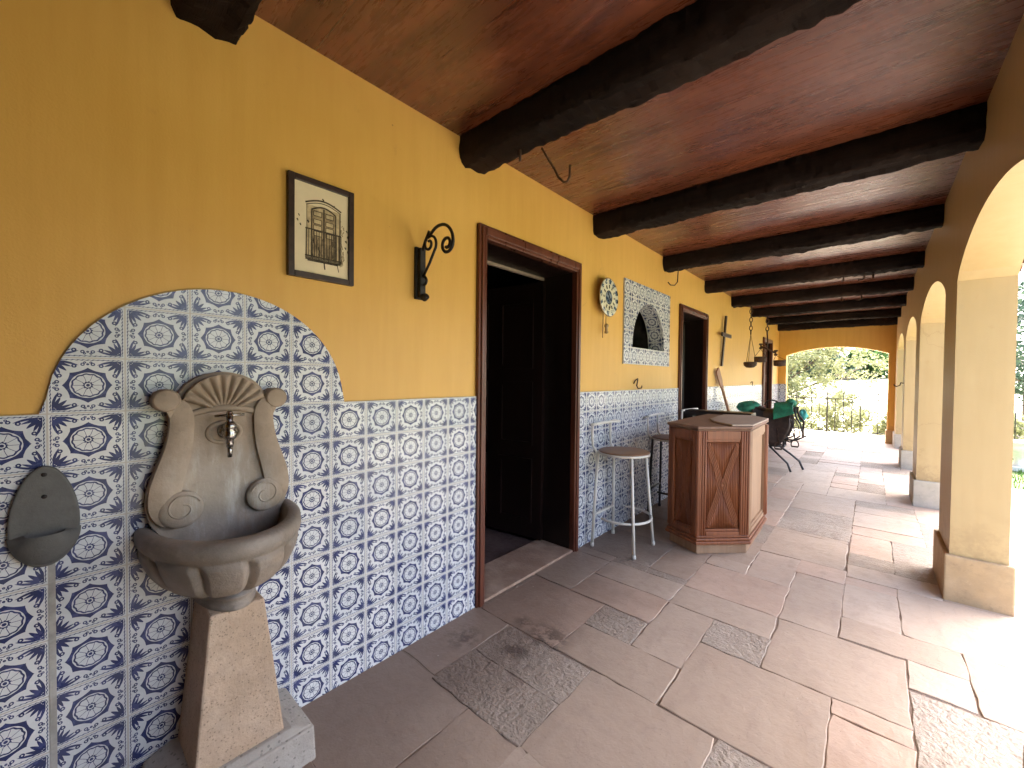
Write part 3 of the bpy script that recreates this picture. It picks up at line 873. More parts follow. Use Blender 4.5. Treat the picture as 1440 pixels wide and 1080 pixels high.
# ceiling beams: hewn logs
def beam(y0, wdt, zb, seed, label):
    rg = random.Random(seed)
    root = empty('ceiling_beam', (1.0, y0 + wdt/2, zb), label, 'beam', 'rough hewn ceiling beams')
    L0, L1 = -.02, WX+.01
    n = 150; m = MB()
    H = CZ - .0005 - zb
    prof = [(-.5, 1.0), (-.52, .72), (-.51, .45), (-.48, .20), (-.41, .05), (-.28, .0), (-.08, .01), (.14, .0), (.33, .02), (.45, .08), (.50, .25), (.52, .55), (.5, 1.0)]
    rings = []
    for i in range(n+1):
        x = L0 + (L1-L0)*i/n
        bow = .012*noise.noise(Vector((x*1.3, seed, 0))); wv = 1 + .07*noise.noise(Vector((x*2.1, seed, 5)))
        ring = []
        for k, (p, q) in enumerate(prof):
            j = noise.noise(Vector((x*9, k*1.7, seed))) * .013 + noise.noise(Vector((x*31, k*3.1, seed+3))) * .009
            jz = noise.noise(Vector((x*3.5, k*2.3, seed+9))) * .018 + noise.noise(Vector((x*22, k*1.3, seed+13))) * .010
            z = zb + q*H + (jz + bow if 0 < k < len(prof)-1 else 0)
            ring.append(m.bm.verts.new((x, y0 + wdt/2 + p*wdt*wv + j, min(z, CZ-.0005))))
        rings.append(ring)
    for A, B in zip(rings, rings[1:]):
        for k in range(len(prof)-1):
            f = m.bm.faces.new((A[k], A[k+1], B[k+1], B[k])); f.smooth = (k + int(A[0].co.x*40)) % 3 > 0
        f = m.bm.faces.new((A[-1], A[0], B[0], B[-1]))
    m.build('log', MAT['beam'], root)
    return root
BL = [(.245, .185, 2.375, 'rough dark beam end above the tiled arch of the fountain, nearest in view'),
      (1.415, .185, 2.385, 'thick charred beam carrying a long iron hook, just before the first doorway'),
      (2.765, .19, 2.375, 'dark hewn beam with two pale knocks near the wall, above the plate clock side of the first doorway'),
      (4.165, .19, 2.39, 'dark hewn beam with a bent wire hook at its wall end, past the tiled niche'),
      (5.555, .185, 2.385, 'dark beam with three short pegs under it, above the second doorway'),
      (6.875, .185, 2.385, 'dark beam with two short pegs and a pot on a chain under it'),
      (8.25, .18, 2.39, 'dark beam from which the two pan scale hangs'),
      (9.665, .18, 2.39, 'dark beam between the hanging scale and the end wall'),
      (10.97, .18, 2.385, 'last dark beam lying against the arched end wall')]
for k, b in enumerate(BL): beam(b[0], b[1], b[2], 11+k*7, b[3])

# ------------------------------------------------------------------ FOUNTAIN
FY = 0.372
ft = empty('wall_fountain', (0.12, FY, 0), 'carved stone wall fountain with scrolled back, ribbed half basin and granite pedestal', 'fountain')
W0 = 0.0105
def fz(p, q, d): return Vector((d, FY + p, q))
half = [(0.0, .72), (.165, .72), (.166, .80), (.184, .83), (.194, .88), (.190, .925), (.172, .985), (.150, 1.05), (.138, 1.10), (.138, 1.15), (.146, 1.165)]
half += arc(.147, 1.196, .034, -90, 130, 8)
half += [(.116, 1.218)] + [(.118*math.cos(R(a)), 1.196 + .088*math.sin(R(a))) for a in (20, 35, 50, 65, 80)] + [(0, 1.285)]
poly = half + [(-p, q) for p, q in half[-2:0:-1]]
m = MB(); m.prism(poly, W0, .048, fz)
back = m.build('carved_back', MAT['carved'], ft, .005, 2)
def scroll(sgn):
    m = MB()
    path = [(.150, 1.170, .030), (.128, 1.175, .030), (.112, 1.150, .029), (.112, 1.10, .030), (.121, 1.04, .033), (.137, .98, .036), (.150, .925, .038), (.152, .875, .036), (.142, .845, .028), (.126, .842, .018)]
    # smooth the centreline
    P = []
    for i in range(len(path)-1):
        p0 = path[max(i-1, 0)]; p1 = path[i]; p2 = path[i+1]; p3 = path[min(i+2, len(path)-1)]
        for k in range(5):
            t_ = k/5
            P.append(tuple(.5*((2*p1[j]) + (-p0[j]+p2[j])*t_ + (2*p0[j]-5*p1[j]+4*p2[j]-p3[j])*t_*t_ + (-p0[j]+3*p1[j]-3*p2[j]+p3[j])*t_**3) for j in range(3)))
    P.append(path[-1])
    L, Rr = [], []
    for i, (p, q, w_) in enumerate(P):
        a = P[max(i-1, 0)]; b = P[min(i+1, len(P)-1)]
        dx, dy = b[0]-a[0], b[1]-a[1]; l = math.hypot(dx, dy) or 1
        nx_, ny_ = -dy/l, dx/l
        L.append((sgn*(p+nx_*w_), q+ny_*w_)); Rr.append((sgn*(p-nx_*w_), q-ny_*w_))
    A = [m.bm.verts.new(fz(*p, .046)) for p in L]; A2 = [m.bm.verts.new(fz(*p, .066)) for p in L]
    B = [m.bm.verts.new(fz(*p, .046)) for p in Rr]; B2 = [m.bm.verts.new(fz(*p, .066)) for p in Rr]
    C2 = [m.bm.verts.new(fz((a[0]+b[0])/2, (a[1]+b[1])/2, .074)) for a, b in zip(L, Rr)]
    for i in range(len(P)-1):
        for X, Y in ((A, A2), (A2, C2), (C2, B2), (B2, B)):
            f = m.bm.faces.new((X[i], X[i+1], Y[i+1], Y[i])); f.smooth = True
    m.bm.faces.new((A[0], A2[0], C2[0], B2[0], B[0])); m.bm.faces.new((A[-1], A2[-1], C2[-1], B2[-1], B[-1]))
    # volutes
    for (p, q, r, d) in ((.148, 1.197, .034, .080), (.114, .864, .055, .079)):
        m.lathe([(0, d), (r*.55, d-.001), (r*.86, d-.003), (r, d-.010), (r, .044)], (0, FY+sgn*p, q), 28, axis='x')
    # incised turn of the lower volute
    sp = []
    for k in range(26):
        a = R(20 + k*17); r = .046*(1-k/34)
        sp.append((.0785, FY + sgn*(.112 - r*math.cos(a)), .868 + r*math.sin(a)))
    m.tube(sp, .0028, 6)
    return m.build('scroll', MAT['carved'], back, .003)
scroll(1); scroll(-1)
# fluted shell
m = MB(); NA, NR = 96, 14
g = []
for i in range(NA+1):
    a = R(22) + (PI-2*R(22))*i/NA
    row = []
    for k in range(NR+1):
        s = k/NR; r = .028 + s*.100
        fl = abs(math.sin(i/NA*PI*9))**.7
        hgt = .050 + .026*s*0.6 + .017*fl*min(1, s*3)*(1 if s < .93 else (1-s)/.07)
        if s > .93: hgt += .010
        row.append(m.bm.verts.new(fz(r*math.cos(a)*.93, 1.150 + r*math.sin(a)*.98 if True else 0, hgt)))
    g.append(row)
for i in range(NA):
    for k in range(NR):
        f = m.bm.faces.new((g[i][k], g[i+1][k], g[i+1][k+1], g[i][k+1])); f.smooth = True
for i in range(NA):   # outer skirt
    a, b = g[i][NR].co.copy(), g[i+1][NR].co.copy()
    m.face([a, b, (0.03, b.y, b.z), (0.03, a.y, a.z)])
m.build('shell', MAT['carved'], back)
m = MB(); m.tube([fz(.112*math.cos(R(a)), 1.125 + .042*math.sin(R(a)), .050) for a in range(20, 161, 7)], .0105, 8); m.build('shell_moulding', MAT['carved'], back)
m = MB(); m.tube([fz(.045*math.cos(R(a)), 1.088 + .033*math.sin(R(a)), .049) for a in range(0, 360, 12)], .007, 8, closed=True); m.build('tap_surround', MAT['carved'], back)
# basin: half bowl with gadroons
SX = 1.58
def gad(a, h):
    if h > .7385 or h < .586: return 1.0
    k = min(1, (.7385-h)/.012) * min(1, (h-.586)/.02)
    s = abs(math.sin(5.5*(a + .10*((h-.66)/.07)**3*.4)))
    return 1.0 + k*(.085*min(1.0, s*1.9)**.7 - .060)
def dense(pf, n):
    out = []
    for a, b in zip(pf, pf[1:]):
        for i in range(n): out.append((a[0]+(b[0]-a[0])*i/n, a[1]+(b[1]-a[1])*i/n))
    return out + [pf[-1]]
prof = [(.0, .648), (.09, .652), (.14, .69), (.168, .745), (.178, .792), (.184, .799), (.205, .799), (.215, .792), (.217, .770), (.214, .752), (.205, .744), (.2045, .738)] + dense([(.2045, .7375), (.203, .72), (.199, .70), (.192, .68), (.181, .655), (.168, .635), (.150, .617), (.125, .600), (.104, .590)], 3) + [(.098, .584), (.094, .566), (.0, .566)]
m = MB(); m.lathe(prof, (0, 0, 0), 240, -PI/2, PI/2, 'z', gad)
for v in m.bm.verts: v.co = Vector((v.co.x*SX + W0, v.co.y + FY, v.co.z + .018))
bs = m.build('basin', MAT['basin'], ft, weld=True)
m = MB(); m.lathe([(0, .612), (.088, .612), (.080, .597), (.076, .585), (.079, .575), (.083, .567), (0, .567)], (0, 0, 0), 40, -PI/2, PI/2)
for v in m.bm.verts: v.co = Vector((v.co.x*2.45 + W0, v.co.y + FY, v.co.z))
m.build('basin_neck', MAT['basin'], bs)
m = MB(); m.hexa([Vector(p) for p in ((W0, FY-.118, .128), (.232, FY-.118, .128), (.232, FY+.118, .128), (W0, FY+.118, .128), (W0, FY-.072, .567), (.195, FY-.072, .567), (.195, FY+.072, .567), (W0, FY+.072, .567))])
m.build('pedestal', MAT['granite'], ft, .006)
m = MB(); m.hexa([Vector(p) for p in ((W0, FY-.205, -.004), (.268, FY-.205, -.004), (.268, FY+.205, -.004), (W0, FY+.205, -.004), (W0, FY-.20, .112), (.262, FY-.20, .112), (.262, FY+.20, .112), (W0, FY+.20, .112))])
m.hexa([Vector(p) for p in ((W0, FY-.198, .112), (.26, FY-.198, .112), (.26, FY+.198, .112), (W0, FY+.198, .112), (W0, FY-.135, .135), (.245, FY-.135, .135), (.245, FY+.135, .135), (W0, FY+.135, .135))])
m.build('base_block', MAT['concrete'], ft, .008)
m = MB()
TZ = 1.092
CXT = .095
m.lathe([(0, .048), (.024, .048), (.024, .054), (.017, .058), (.012, .066), (.012, .085), (.015, .088), (.015, .103), (.009, .108), (0, .108)], (0, FY+.004, TZ), 20, axis='x')
m.lathe([(0, .0), (.009, .0), (.011, .012), (.010, .022), (.018, .030), (.020, .046), (.013, .056), (.018, .062), (.018, .072), (.013, .078), (.009, .085), (.010, .110), (0, .110)], (CXT, FY+.004, TZ-.048), 18)
m.tube([(CXT, FY+.004, TZ-.043), (CXT, FY+.004, TZ-.080)], [.008, .0065], 12)
tp = m.build('tap', MAT['chrome'], ft, weld=True)
m = MB(); m.tube([(CXT, FY-.036, TZ+.054), (CXT, FY+.044, TZ+.054)], .0042, 10); m.lathe([(0, .04), (.009, .04), (.009, .064), (.005, .069), (0, .069)], (CXT, FY+.004, TZ), 14)
m.build('tap_handle', MAT['chrome'], tp)

# soap holder on the tiles
sh = empty('soap_holder', (0.02, -.014, .90), 'grey oval stone soap holder with two screw holes fixed to the tiles', 'soap holder')
pts = []
for k in range(40):
    a = 2*PI*k/40
    p = .062*math.cos(a) * (1.0 - .16*math.sin(a)); q = .132*math.sin(a)
    pts.append((p, q))
m = MB(); m.prism([(p-.014, q+.902) for p, q in pts], W0, .026, YZ)
m.build('holder_plate', MAT['grey_stone'], sh, .005, 3)
m = MB()
NU, NV = 24, 8
g = []
for i in range(NU+1):
    a = PI + PI*i/NU
    row = []
    for k in range(NV+1):
        t_ = k/NV*PI/2
        p = .0645*math.cos(a); q = .11*math.sin(a)*.78
        row.append(m.bm.verts.new((.020 + .045*math.sin(t_)*(1 if True else 0)*(-math.sin(a))**.5 if math.sin(a) < -1e-4 else .02, -.014 + p*(.55+.45*math.cos(t_)), .862 + q*math.cos(t_)*1.0)))
    g.append(row)
for i in range(NU):
    for k in range(NV):
        try:
            f = m.bm.faces.new((g[i][k], g[i+1][k], g[i+1][k+1], g[i][k+1])); f.smooth = True
        except ValueError: pass
m.build('soap_tray', MAT['grey_stone'], sh, weld=False)
m = MB()
m.bm.free()
for z in (1.012, .955):
    m = MB(); m.lathe([(0, .0272), (.0055, .0272), (.0055, .0262)], (0, -.015, z), 12, axis='x'); m.build('screw_hole', MAT['iron'], sh)

# ------------------------------------------------------------------ PICTURE
pc = empty('framed_picture', (0.01, .702, 1.835), 'framed ink drawing of an old balcony door hanging on the ochre wall', 'picture')
Y0, Y1, Z0, Z1 = .577, .829, 1.645, 2.025
m = MB(); fwid = .022
m.box((.001, Y0, Z0), (.022, Y0+fwid, Z1)); m.box((.001, Y1-fwid, Z0), (.022, Y1, Z1)); m.box((.001, Y0+fwid, Z0), (.022, Y1-fwid, Z0+fwid)); m.box((.001, Y0+fwid, Z1-fwid), (.022, Y1-fwid, Z1))
m.build('frame', MAT['frame_wood'], pc, .002)
m = MB()
m.box((.002, Y0+.01, Z0+.01), (.012, Y1-.01, Z1-.01), mi=0)
PX = lambda u: Y0 + u*(Y1-Y0)
PZ = lambda v: Z1 - v*(Z1-Z0)
def dr(u0, v0, u1, v1, mi, d): m.box((.0121, PX(min(u0, u1)), PZ(max(v0, v1))), (.0121+d, PX(max(u0, u1)), PZ(min(v0, v1))), mi=mi)
def dl(pts, wd, mi=2, d=.0008):
    for (a, b), (c, e) in zip(pts, pts[1:]):
        p, q = Vector((0, PX(a), PZ(b))), Vector((0, PX(c), PZ(e)))
        t_ = (q-p); 
        if t_.length < 1e-6: continue
        n_ = Vector((0, -t_.z, t_.y)).normalized() * wd * .5
        A = Vector((.0121, 0, 0)); B = Vector((.0121+d, 0, 0))
        P = [p-n_, q-n_, q+n_, p+n_]
        m.hexa([A+x for x in P] + [B+x for x in P], mi=mi)
rg = random.Random(4)
dr(.27, .26, .77, .78, 3, .0002)
dr(.34, .30, .71, .78, 1, .0004)
arcp = lambda u0, u1, vb, h, n=14: [(u0+(u1-u0)*i/n, vb - h*math.sin(PI*i/n)) for i in range(n+1)]
dl(arcp(.25, .80, .245, .055), .006); dl(arcp(.26, .79, .265, .05), .003); dl(arcp(.34, .71, .30, .045), .006)
dl([(.34, .30), (.34, .78)], .005); dl([(.71, .30), (.71, .78)], .005); dl([(.525, .27), (.525, .78)], .006); dl([(.27, .26), (.27, .78)], .002); dl([(.78, .26), (.78, .79)], .005)
for u in (.37, .555):
    for v in (.31, .39, .45, .51): dr(u, v, u+.12, v+.045, 3, .0006); dl([(u, v), (u+.12, v), (u+.12, v+.045), (u, v+.045), (u, v)], .0025, 2, .001)
dl([(.25, .50), (.80, .50)], .005, 2, .0012)
for k in range(15):
    u = .26 + k*.0385
    dl([(u, .50), (u+rg.uniform(-.006, .006), .765)], rg.uniform(.0018, .0035), 2, .0011)
for k in range(40):
    u = rg.uniform(.34, .70); v = rg.uniform(.55, .76)
    dl([(u, v), (u+rg.uniform(-.01, .01), v+rg.uniform(.02, .07))], rg.uniform(.001, .003), 2, .0007)
dl([(.245, .77), (.80, .77)], .006); dl([(.245, .785), (.80, .785)], .003); dl([(.25, .80), (.79, .80)], .007); dl([(.28, .815), (.75, .812)], .005)
dl([(.53, .82), (.54, .88)], .005); dl([(.74, .82), (.76, .88)], .003)
for u, v in ((.15, .38), (.17, .47), (.28, .42), (.68, .20), (.88, .42), (.90, .48), (.87, .53), (.91, .56), (.86, .60), (.90, .64), (.50, .165), (.13, .43)):
    dl([(u, v), (u+rg.uniform(.01, .03), v+rg.uniform(.0, .02)), (u+.01, v+.02)], rg.uniform(.003, .007))
for k in range(26):
    u = rg.uniform(.79, .84); v = rg.uniform(.32, .78)
    dl([(u, v), (u+rg.uniform(-.02, .02), v+rg.uniform(.01, .05))], .003, 1)
m.build('drawing', [MAT['paper'], MAT['wash'], MAT['ink'], MAT['wash_light']], pc)

# ------------------------------------------------------------------ IRON BRACKET
ib = empty('lamp_bracket', (0.0, 1.16, 1.76), 'black wrought iron scroll bracket on the wall between the picture and the first doorway', 'bracket')
m = MB(); m.box((0.001, 1.135, 1.640), (.016, 1.185, 1.885)); m.box((.016, 1.144, 1.646), (.040, 1.176, 1.878)); m.tube([(.03, 1.16, 1.655), (.052, 1.16, 1.640), (.070, 1.16, 1.652)], .016, 8)
m.build('back_plate', MAT['iron'], ib, .004)
def spiral(cx, cz, r0, r1, a0, a1, n=30): return [(cx + (r0+(r1-r0)*k/n)*math.cos(R(a0+(a1-a0)*k/n)), 1.16, cz + (r0+(r1-r0)*k/n)*math.sin(R(a0+(a1-a0)*k/n))) for k in range(n+1)]
m = MB()
m.tube([(.035, 1.16, 1.865), (.055, 1.16, 1.905), (.085, 1.16, 1.945)] + spiral(.168, 1.862, .098, .086, 138, 0, 18)[0:] + spiral(.2125, 1.862, .041, .014, 0, -480, 34), .0075, 7)
m.tube([(.042, 1.16, 1.745), (.090, 1.16, 1.800), (.125, 1.16, 1.850)] + spiral(.092, 1.880, .046, .040, -25, 110, 12) + spiral(.083, 1.888, .034, .012, 110, 470, 24), .0065, 7)
m.tube(spiral(.048, 1.722, .020, .018, 100, -100, 12), .006, 6)
m.build('scrolls', MAT['iron'], ib)

# ------------------------------------------------------------------ CLOCK
ck = empty('wall_clock', (.05, 2.925, 1.912), 'round blue and white painted plate clock hanging on the wall by the first doorway', 'clock')
m = MB(); m.lathe([(0, -.012), (.09, -.014), (.150, .006), (.153, .010), (.148, .014), (.110, .010), (.060, .010), (0, .012)], (0, 0, 0), 48, axis='x')
o = m.build('plate', MAT['plate'], None, weld=True); o.parent = ck
m = MB(); m.box((-.046, -.05, -.055), (-.012, .05, .055)); o = m.build('movement_case', MAT['frame_wood'], None, .003); o.parent = ck
for k in range(12):
    m = MB(); a = 2*PI*k/12; c_, s_ = math.cos(a), math.sin(a)
    q = Matrix.Rotation(a, 4, 'X')
    m.box((.0125, -.006, .071), (.0145, -.002, .099), q); m.box((.0125, .002, .071), (.0145, .006, .099), q)
    o = m.build('hour_mark', MAT['iron'], None); o.parent = ck
for L, wd, a in ((.058, .007, 40), (.085, .005, 185)):
    m = MB(); m.box((.016, -wd/2, -.012), (.018, wd/2, L), Matrix.Rotation(R(a), 4, 'X')); o = m.build('hand', MAT['iron'], None); o.parent = ck
m = MB(); m.tube([(-.02, -.035, -.10), (-.02, -.04, -.32)], .0022, 5); m.tube([(-.02, .01, -.12), (-.02, .01, -.215)], .002, 5); o = m.build('chain', MAT['rust'], None); o.parent = ck
m = MB(); m.lathe([(0, -.285), (.014, -.28), (.016, -.27), (.011, -.262), (.011, -.235), (.017, -.226), (.017, -.214), (.008, -.205), (0, -.205)], (-.015, .01, 0), 14); o = m.build('weight', MAT['plate'], None); o.parent = ck

# ------------------------------------------------------------------ HOOKS
def hook(pts, rad, loc, label, name='iron_hook', group=None, nail=None):
    m = MB(); m.tube(pts, rad, 7)
    if nail: m.lathe(nail, (0, 0, 0), 10, axis='x')
    o = m.build(name, MAT['rust'], None); o.location = loc
    return tag(o, label, 'hook', group)
hook([(0, 0, 0), (.015, 0, .03), (.03, .02, .045), (.02, .04, .03), (.02, .02, -.02), (.03, .03, -.045), (.05, .055, -.04), (.05, .065, -.02)], .006, (.002, 3.52, 1.225), 'curly black iron hook on the wall right above the tiles under the niche', group='hooks along the tile edge')
hook([(0, 0, 0), (.02, 0, .03), (.03, .03, .03), (.02, .03, -.05), (.05, .06, -.05), (.055, .08, -.03)], .006, (.002, 8.31, 1.20), 'small black iron hook above the tiles between the wooden cross and the far door', group='hooks along the tile edge')
hook([(0, 0, 0), (-.03, 0, .01), (-.04, 0, -.03), (-.08, 0, -.05), (-.11, 0, -.02)], .009, (WX-.001, 8.4, 1.235), 'curved iron hook sticking out of the third pillar of the arcade')
hook([(.385, -.05, 2.41), (.398, -.02, 2.37), (.429, 0, 2.31), (.455, 0, 2.26), (.485, 0, 2.229), (.505, 0, 2.226), (.519, 0, 2.245), (.521, 0, 2.30)], .0055, (0, 1.66, 0), 'long thin J shaped iron hook hanging from the thick beam before the first doorway', 'beam_hook', 'hooks and pegs under the beams')
hook([(.12, 4.27, 2.40), (.12, 4.26, 2.33), (.125, 4.24, 2.26), (.12, 4.17, 2.215), (.12, 4.06, 2.20), (.12, 4.0, 2.215)], .0055, (0, 0, 0), 'thin wire hook bent sideways under the beam end above the niche', 'beam_hook', 'hooks and pegs under the beams')
hook([(.315, 1.53, 2.40), (.315, 1.53, 2.335)], .007, (0, 0, 0), 'short iron peg in the thick beam close to the ochre wall', 'beam_hook', 'hooks and pegs under the beams')
for x, dx, lab in ((1.38, 0, 'leftmost of three short iron pegs under the beam above the second doorway'), (1.55, -.05, 'middle peg of three, bent to a hook, under the beam above the second doorway'), (1.62, 0, 'rightmost of three short iron pegs under the beam above the second doorway')):
    hook([(x, 5.66, 2.40), (x, 5.66, 2.345), (x+dx*.4, 5.66, 2.335), (x+dx, 5.66, 2.335)], .009, (0, 0, 0), lab, 'beam_hook', 'hooks and pegs under the beams')
for x, dx, lab in ((1.31, 0, 'straight iron peg under the beam above the wooden cross'), (1.51, -.05, 'bent iron peg under the beam above the wooden cross')):
    hook([(x, 6.98, 2.40), (x, 6.98, 2.335), (x+dx*.4, 6.98, 2.325), (x+dx, 6.98, 2.325)], .008, (0, 0, 0), lab, 'beam_hook', 'hooks and pegs under the beams')

# ------------------------------------------------------------------ CROSS, PEEL, HANGING POT, SCALE
cr = empty('wooden_cross', (.03, 6.38, 1.82), 'dark slender wooden cross hung on the ochre wall beyond the second doorway', 'cross')
m = MB(); m.hexa([Vector(p) for p in ((.012, 6.305, 1.455), (.035, 6.305, 1.455), (.035, 6.36, 1.455), (.012, 6.36, 1.455), (.03, 6.415, 2.18), (.055, 6.415, 2.18), (.055, 6.475, 2.18), (.03, 6.475, 2.18))]); m.build('upright', MAT['frame_wood'], cr, .003)
m = MB(); m.box((.05, 6.17, 1.872), (.072, 6.64, 1.925)); m.build('crossbar', MAT['frame_wood'], cr, .003)
pl = empty('wooden_peel', (.2, 6.8, 0), 'long wooden baker peel with a flat blade leaning against the tiled wall', 'peel')
pa, pb = Vector((.035, 6.07, 1.40)), Vector((.16, 7.05, -.0))
dv = (pb-pa); Lp = dv.length; dv.normalize()
sx = Vector((1, 0, 0)); sx = (sx - dv*sx.dot(dv)).normalized(); sy = dv.cross(sx)
m = MB()
outl = [(0, .05), (.03, .068), (.22, .062), (.29, .030), (.36, .017), (Lp, .017)]
L_ = [pa + dv*s + sy*w_ for s, w_ in outl]; R_ = [pa + dv*s - sy*w_ for s, w_ in outl]
for i in range(len(outl)-1):
    t0 = .009 if i < 3 else .014
    m.hexa([L_[i]-sx*t0, R_[i]-sx*t0, R_[i+1]-sx*t0, L_[i+1]-sx*t0, L_[i]+sx*t0, R_[i]+sx*t0, R_[i+1]+sx*t0, L_[i+1]+sx*t0])
m.build('blade_and_handle', MAT['peel_wood'], pl, weld=False)
def chain(mb, p0, p1, link=.055, r=.012, wr=.0045):
    p0, p1 = Vector(p0), Vector(p1); n = max(1, int((p1-p0).length/(link*.75)))
    for k in range(n):
        c = p0 + (p1-p0)*((k+.5)/n)
        ax = Vector((1, 0, 0)) if k % 2 else Vector((0, 1, 0))
        mb.tube([c + ax*r*math.cos(a) + Vector((0, 0, link*.5*math.sin(a))) for a in [2*PI*i/10 for i in range(10)]], wr, 5, closed=True)
hp = empty('hanging_pot', (.249, 7.0, 2.4), 'small dark iron pot hanging on a chain from a beam near the far end', 'hanging pot')
m = MB(); chain(m, (.249, 7.0, 2.39), (.249, 7.0, 1.95), .075, .02, .006); m.build('chain', MAT['rust'], hp)
m = MB()
for a in (0, 120, 240): m.tube([(.249, 7.0, 1.95), (.249+.075*math.cos(R(a)), 7.0+.075*math.sin(R(a)), 1.535)], .003, 5)
m.build('hanger', MAT['rust'], hp)
m = MB(); m.lathe([(0, 1.47), (.05, 1.475), (.085, 1.505), (.092, 1.545), (.085, 1.56), (.078, 1.555), (.07, 1.51), (0, 1.49)], (.249, 7.0, -.025), 20); m.build('pot', MAT['rust'], hp)
sc_ = empty('hanging_scale', (.23, 8.36, 2.4), 'old iron balance with two deep pans hanging before the far door', 'balance scale')
SY = 8.36
m = MB(); chain(m, (.235, SY, 2.40), (.235, SY, 2.06), .08, .022, .008); m.tube([(.235, SY, 2.08), (.245, SY, 1.95), (.24, SY, 1.80)], .012, 6); m.build('chain', MAT['rust'], sc_)
m = MB(); m.tube([(.142, SY, 1.86), (.24, SY, 1.81), (.369, SY, 1.73)], .014, 8)
for x, z in ((.142, 1.86), (.369, 1.735)):
    m.lathe([(0, -.05), (.02, -.05), (.032, -.03), (.012, -.012), (.012, .012), (.032, .03), (.03, .05), (0, .05)], (x, SY, z), 12)
m.build('arm', MAT['rust'], sc_)
for x, z, zt in ((.126, 1.63, 1.81), (.42, 1.56, 1.69)):
    x0 = .142 if x < .2 else .369
    m = MB(); m.lathe([(0, z-.06), (.092, z-.05), (.097, z+.04), (.091, z+.045), (.086, z-.04), (0, z-.045)], (x+.01, SY, 0), 22)
    p = m.build('pan', MAT['rust'], sc_)
    m = MB()
    for s in (-.09, .09): m.tube([(x0, SY, zt), (x+.01+s, SY, z+.045)], .004, 5)
    m.build('pan_wire', MAT['rust'], p)

# ------------------------------------------------------------------ BAR COUNTER
bc = empty('bar_counter', (.75, 3.7, 0), 'reddish carved wooden bar counter with reeded panels and a dusty top', 'bar counter')
FP = [(.705, 3.065), (.995, 3.355), (.985, 4.02), (.82, 4.25), (.43, 4.25), (.43, 3.20)]
def inset(poly, d):
    n = len(poly); out = []
    for i in range(n):
        p0, p1, p2 = Vector(poly[i-1]), Vector(poly[i]), Vector(poly[(i+1) % n])
        e1 = (p1-p0).normalized(); e2 = (p2-p1).normalized()
        n1 = Vector((-e1.y, e1.x)); n2 = Vector((-e2.y, e2.x))
        b = (n1+n2); b = b / max(.2, b.dot(n1))
        out.append(tuple(p1 + b*d))
    return out
m = MB(); m.prism(inset(FP, .030), 0.0, .075, XY); m.build('base', MAT['bar_pale'], bc, .004)
m = MB(); m.prism(inset(FP, .0), .075, .098, XY); m.prism(inset(FP, .010), .098, .118, XY); m.prism(inset(FP, .020), .118, .135, XY)
m.build('base_moulding', MAT['bar_wood'], bc, .005)
m = MB(); m.prism(inset(FP, .035), .135, .905, XY); m.build('body', MAT['bar_wood'], bc)
m = MB(); m.prism(inset(FP, .014), .900, .912, XY); m.prism(inset(FP, .002), .912, .934, XY)
m.build('top', MAT['bar_top'], bc, .006, 3)
m = MB(); TP = [(.63, 3.62), (.72, 3.42), (.88, 3.262), (.992, 3.375), (.983, 4.015), (.82, 4.235), (.60, 4.15)]
m.prism(TP, .9345, .947, XY); m.build('loose_board', MAT['dust_board'], bc, .003)
m = MB(); m.box((.20, 4.30, .90), (.80, 4.50, .955)); m.box((.22, 4.32, .0), (.27, 4.48, .90)); m.box((.72, 4.32, 0), (.77, 4.48, .90)); m.build('back_ledge', MAT['mahogany_dark'], bc, .004)
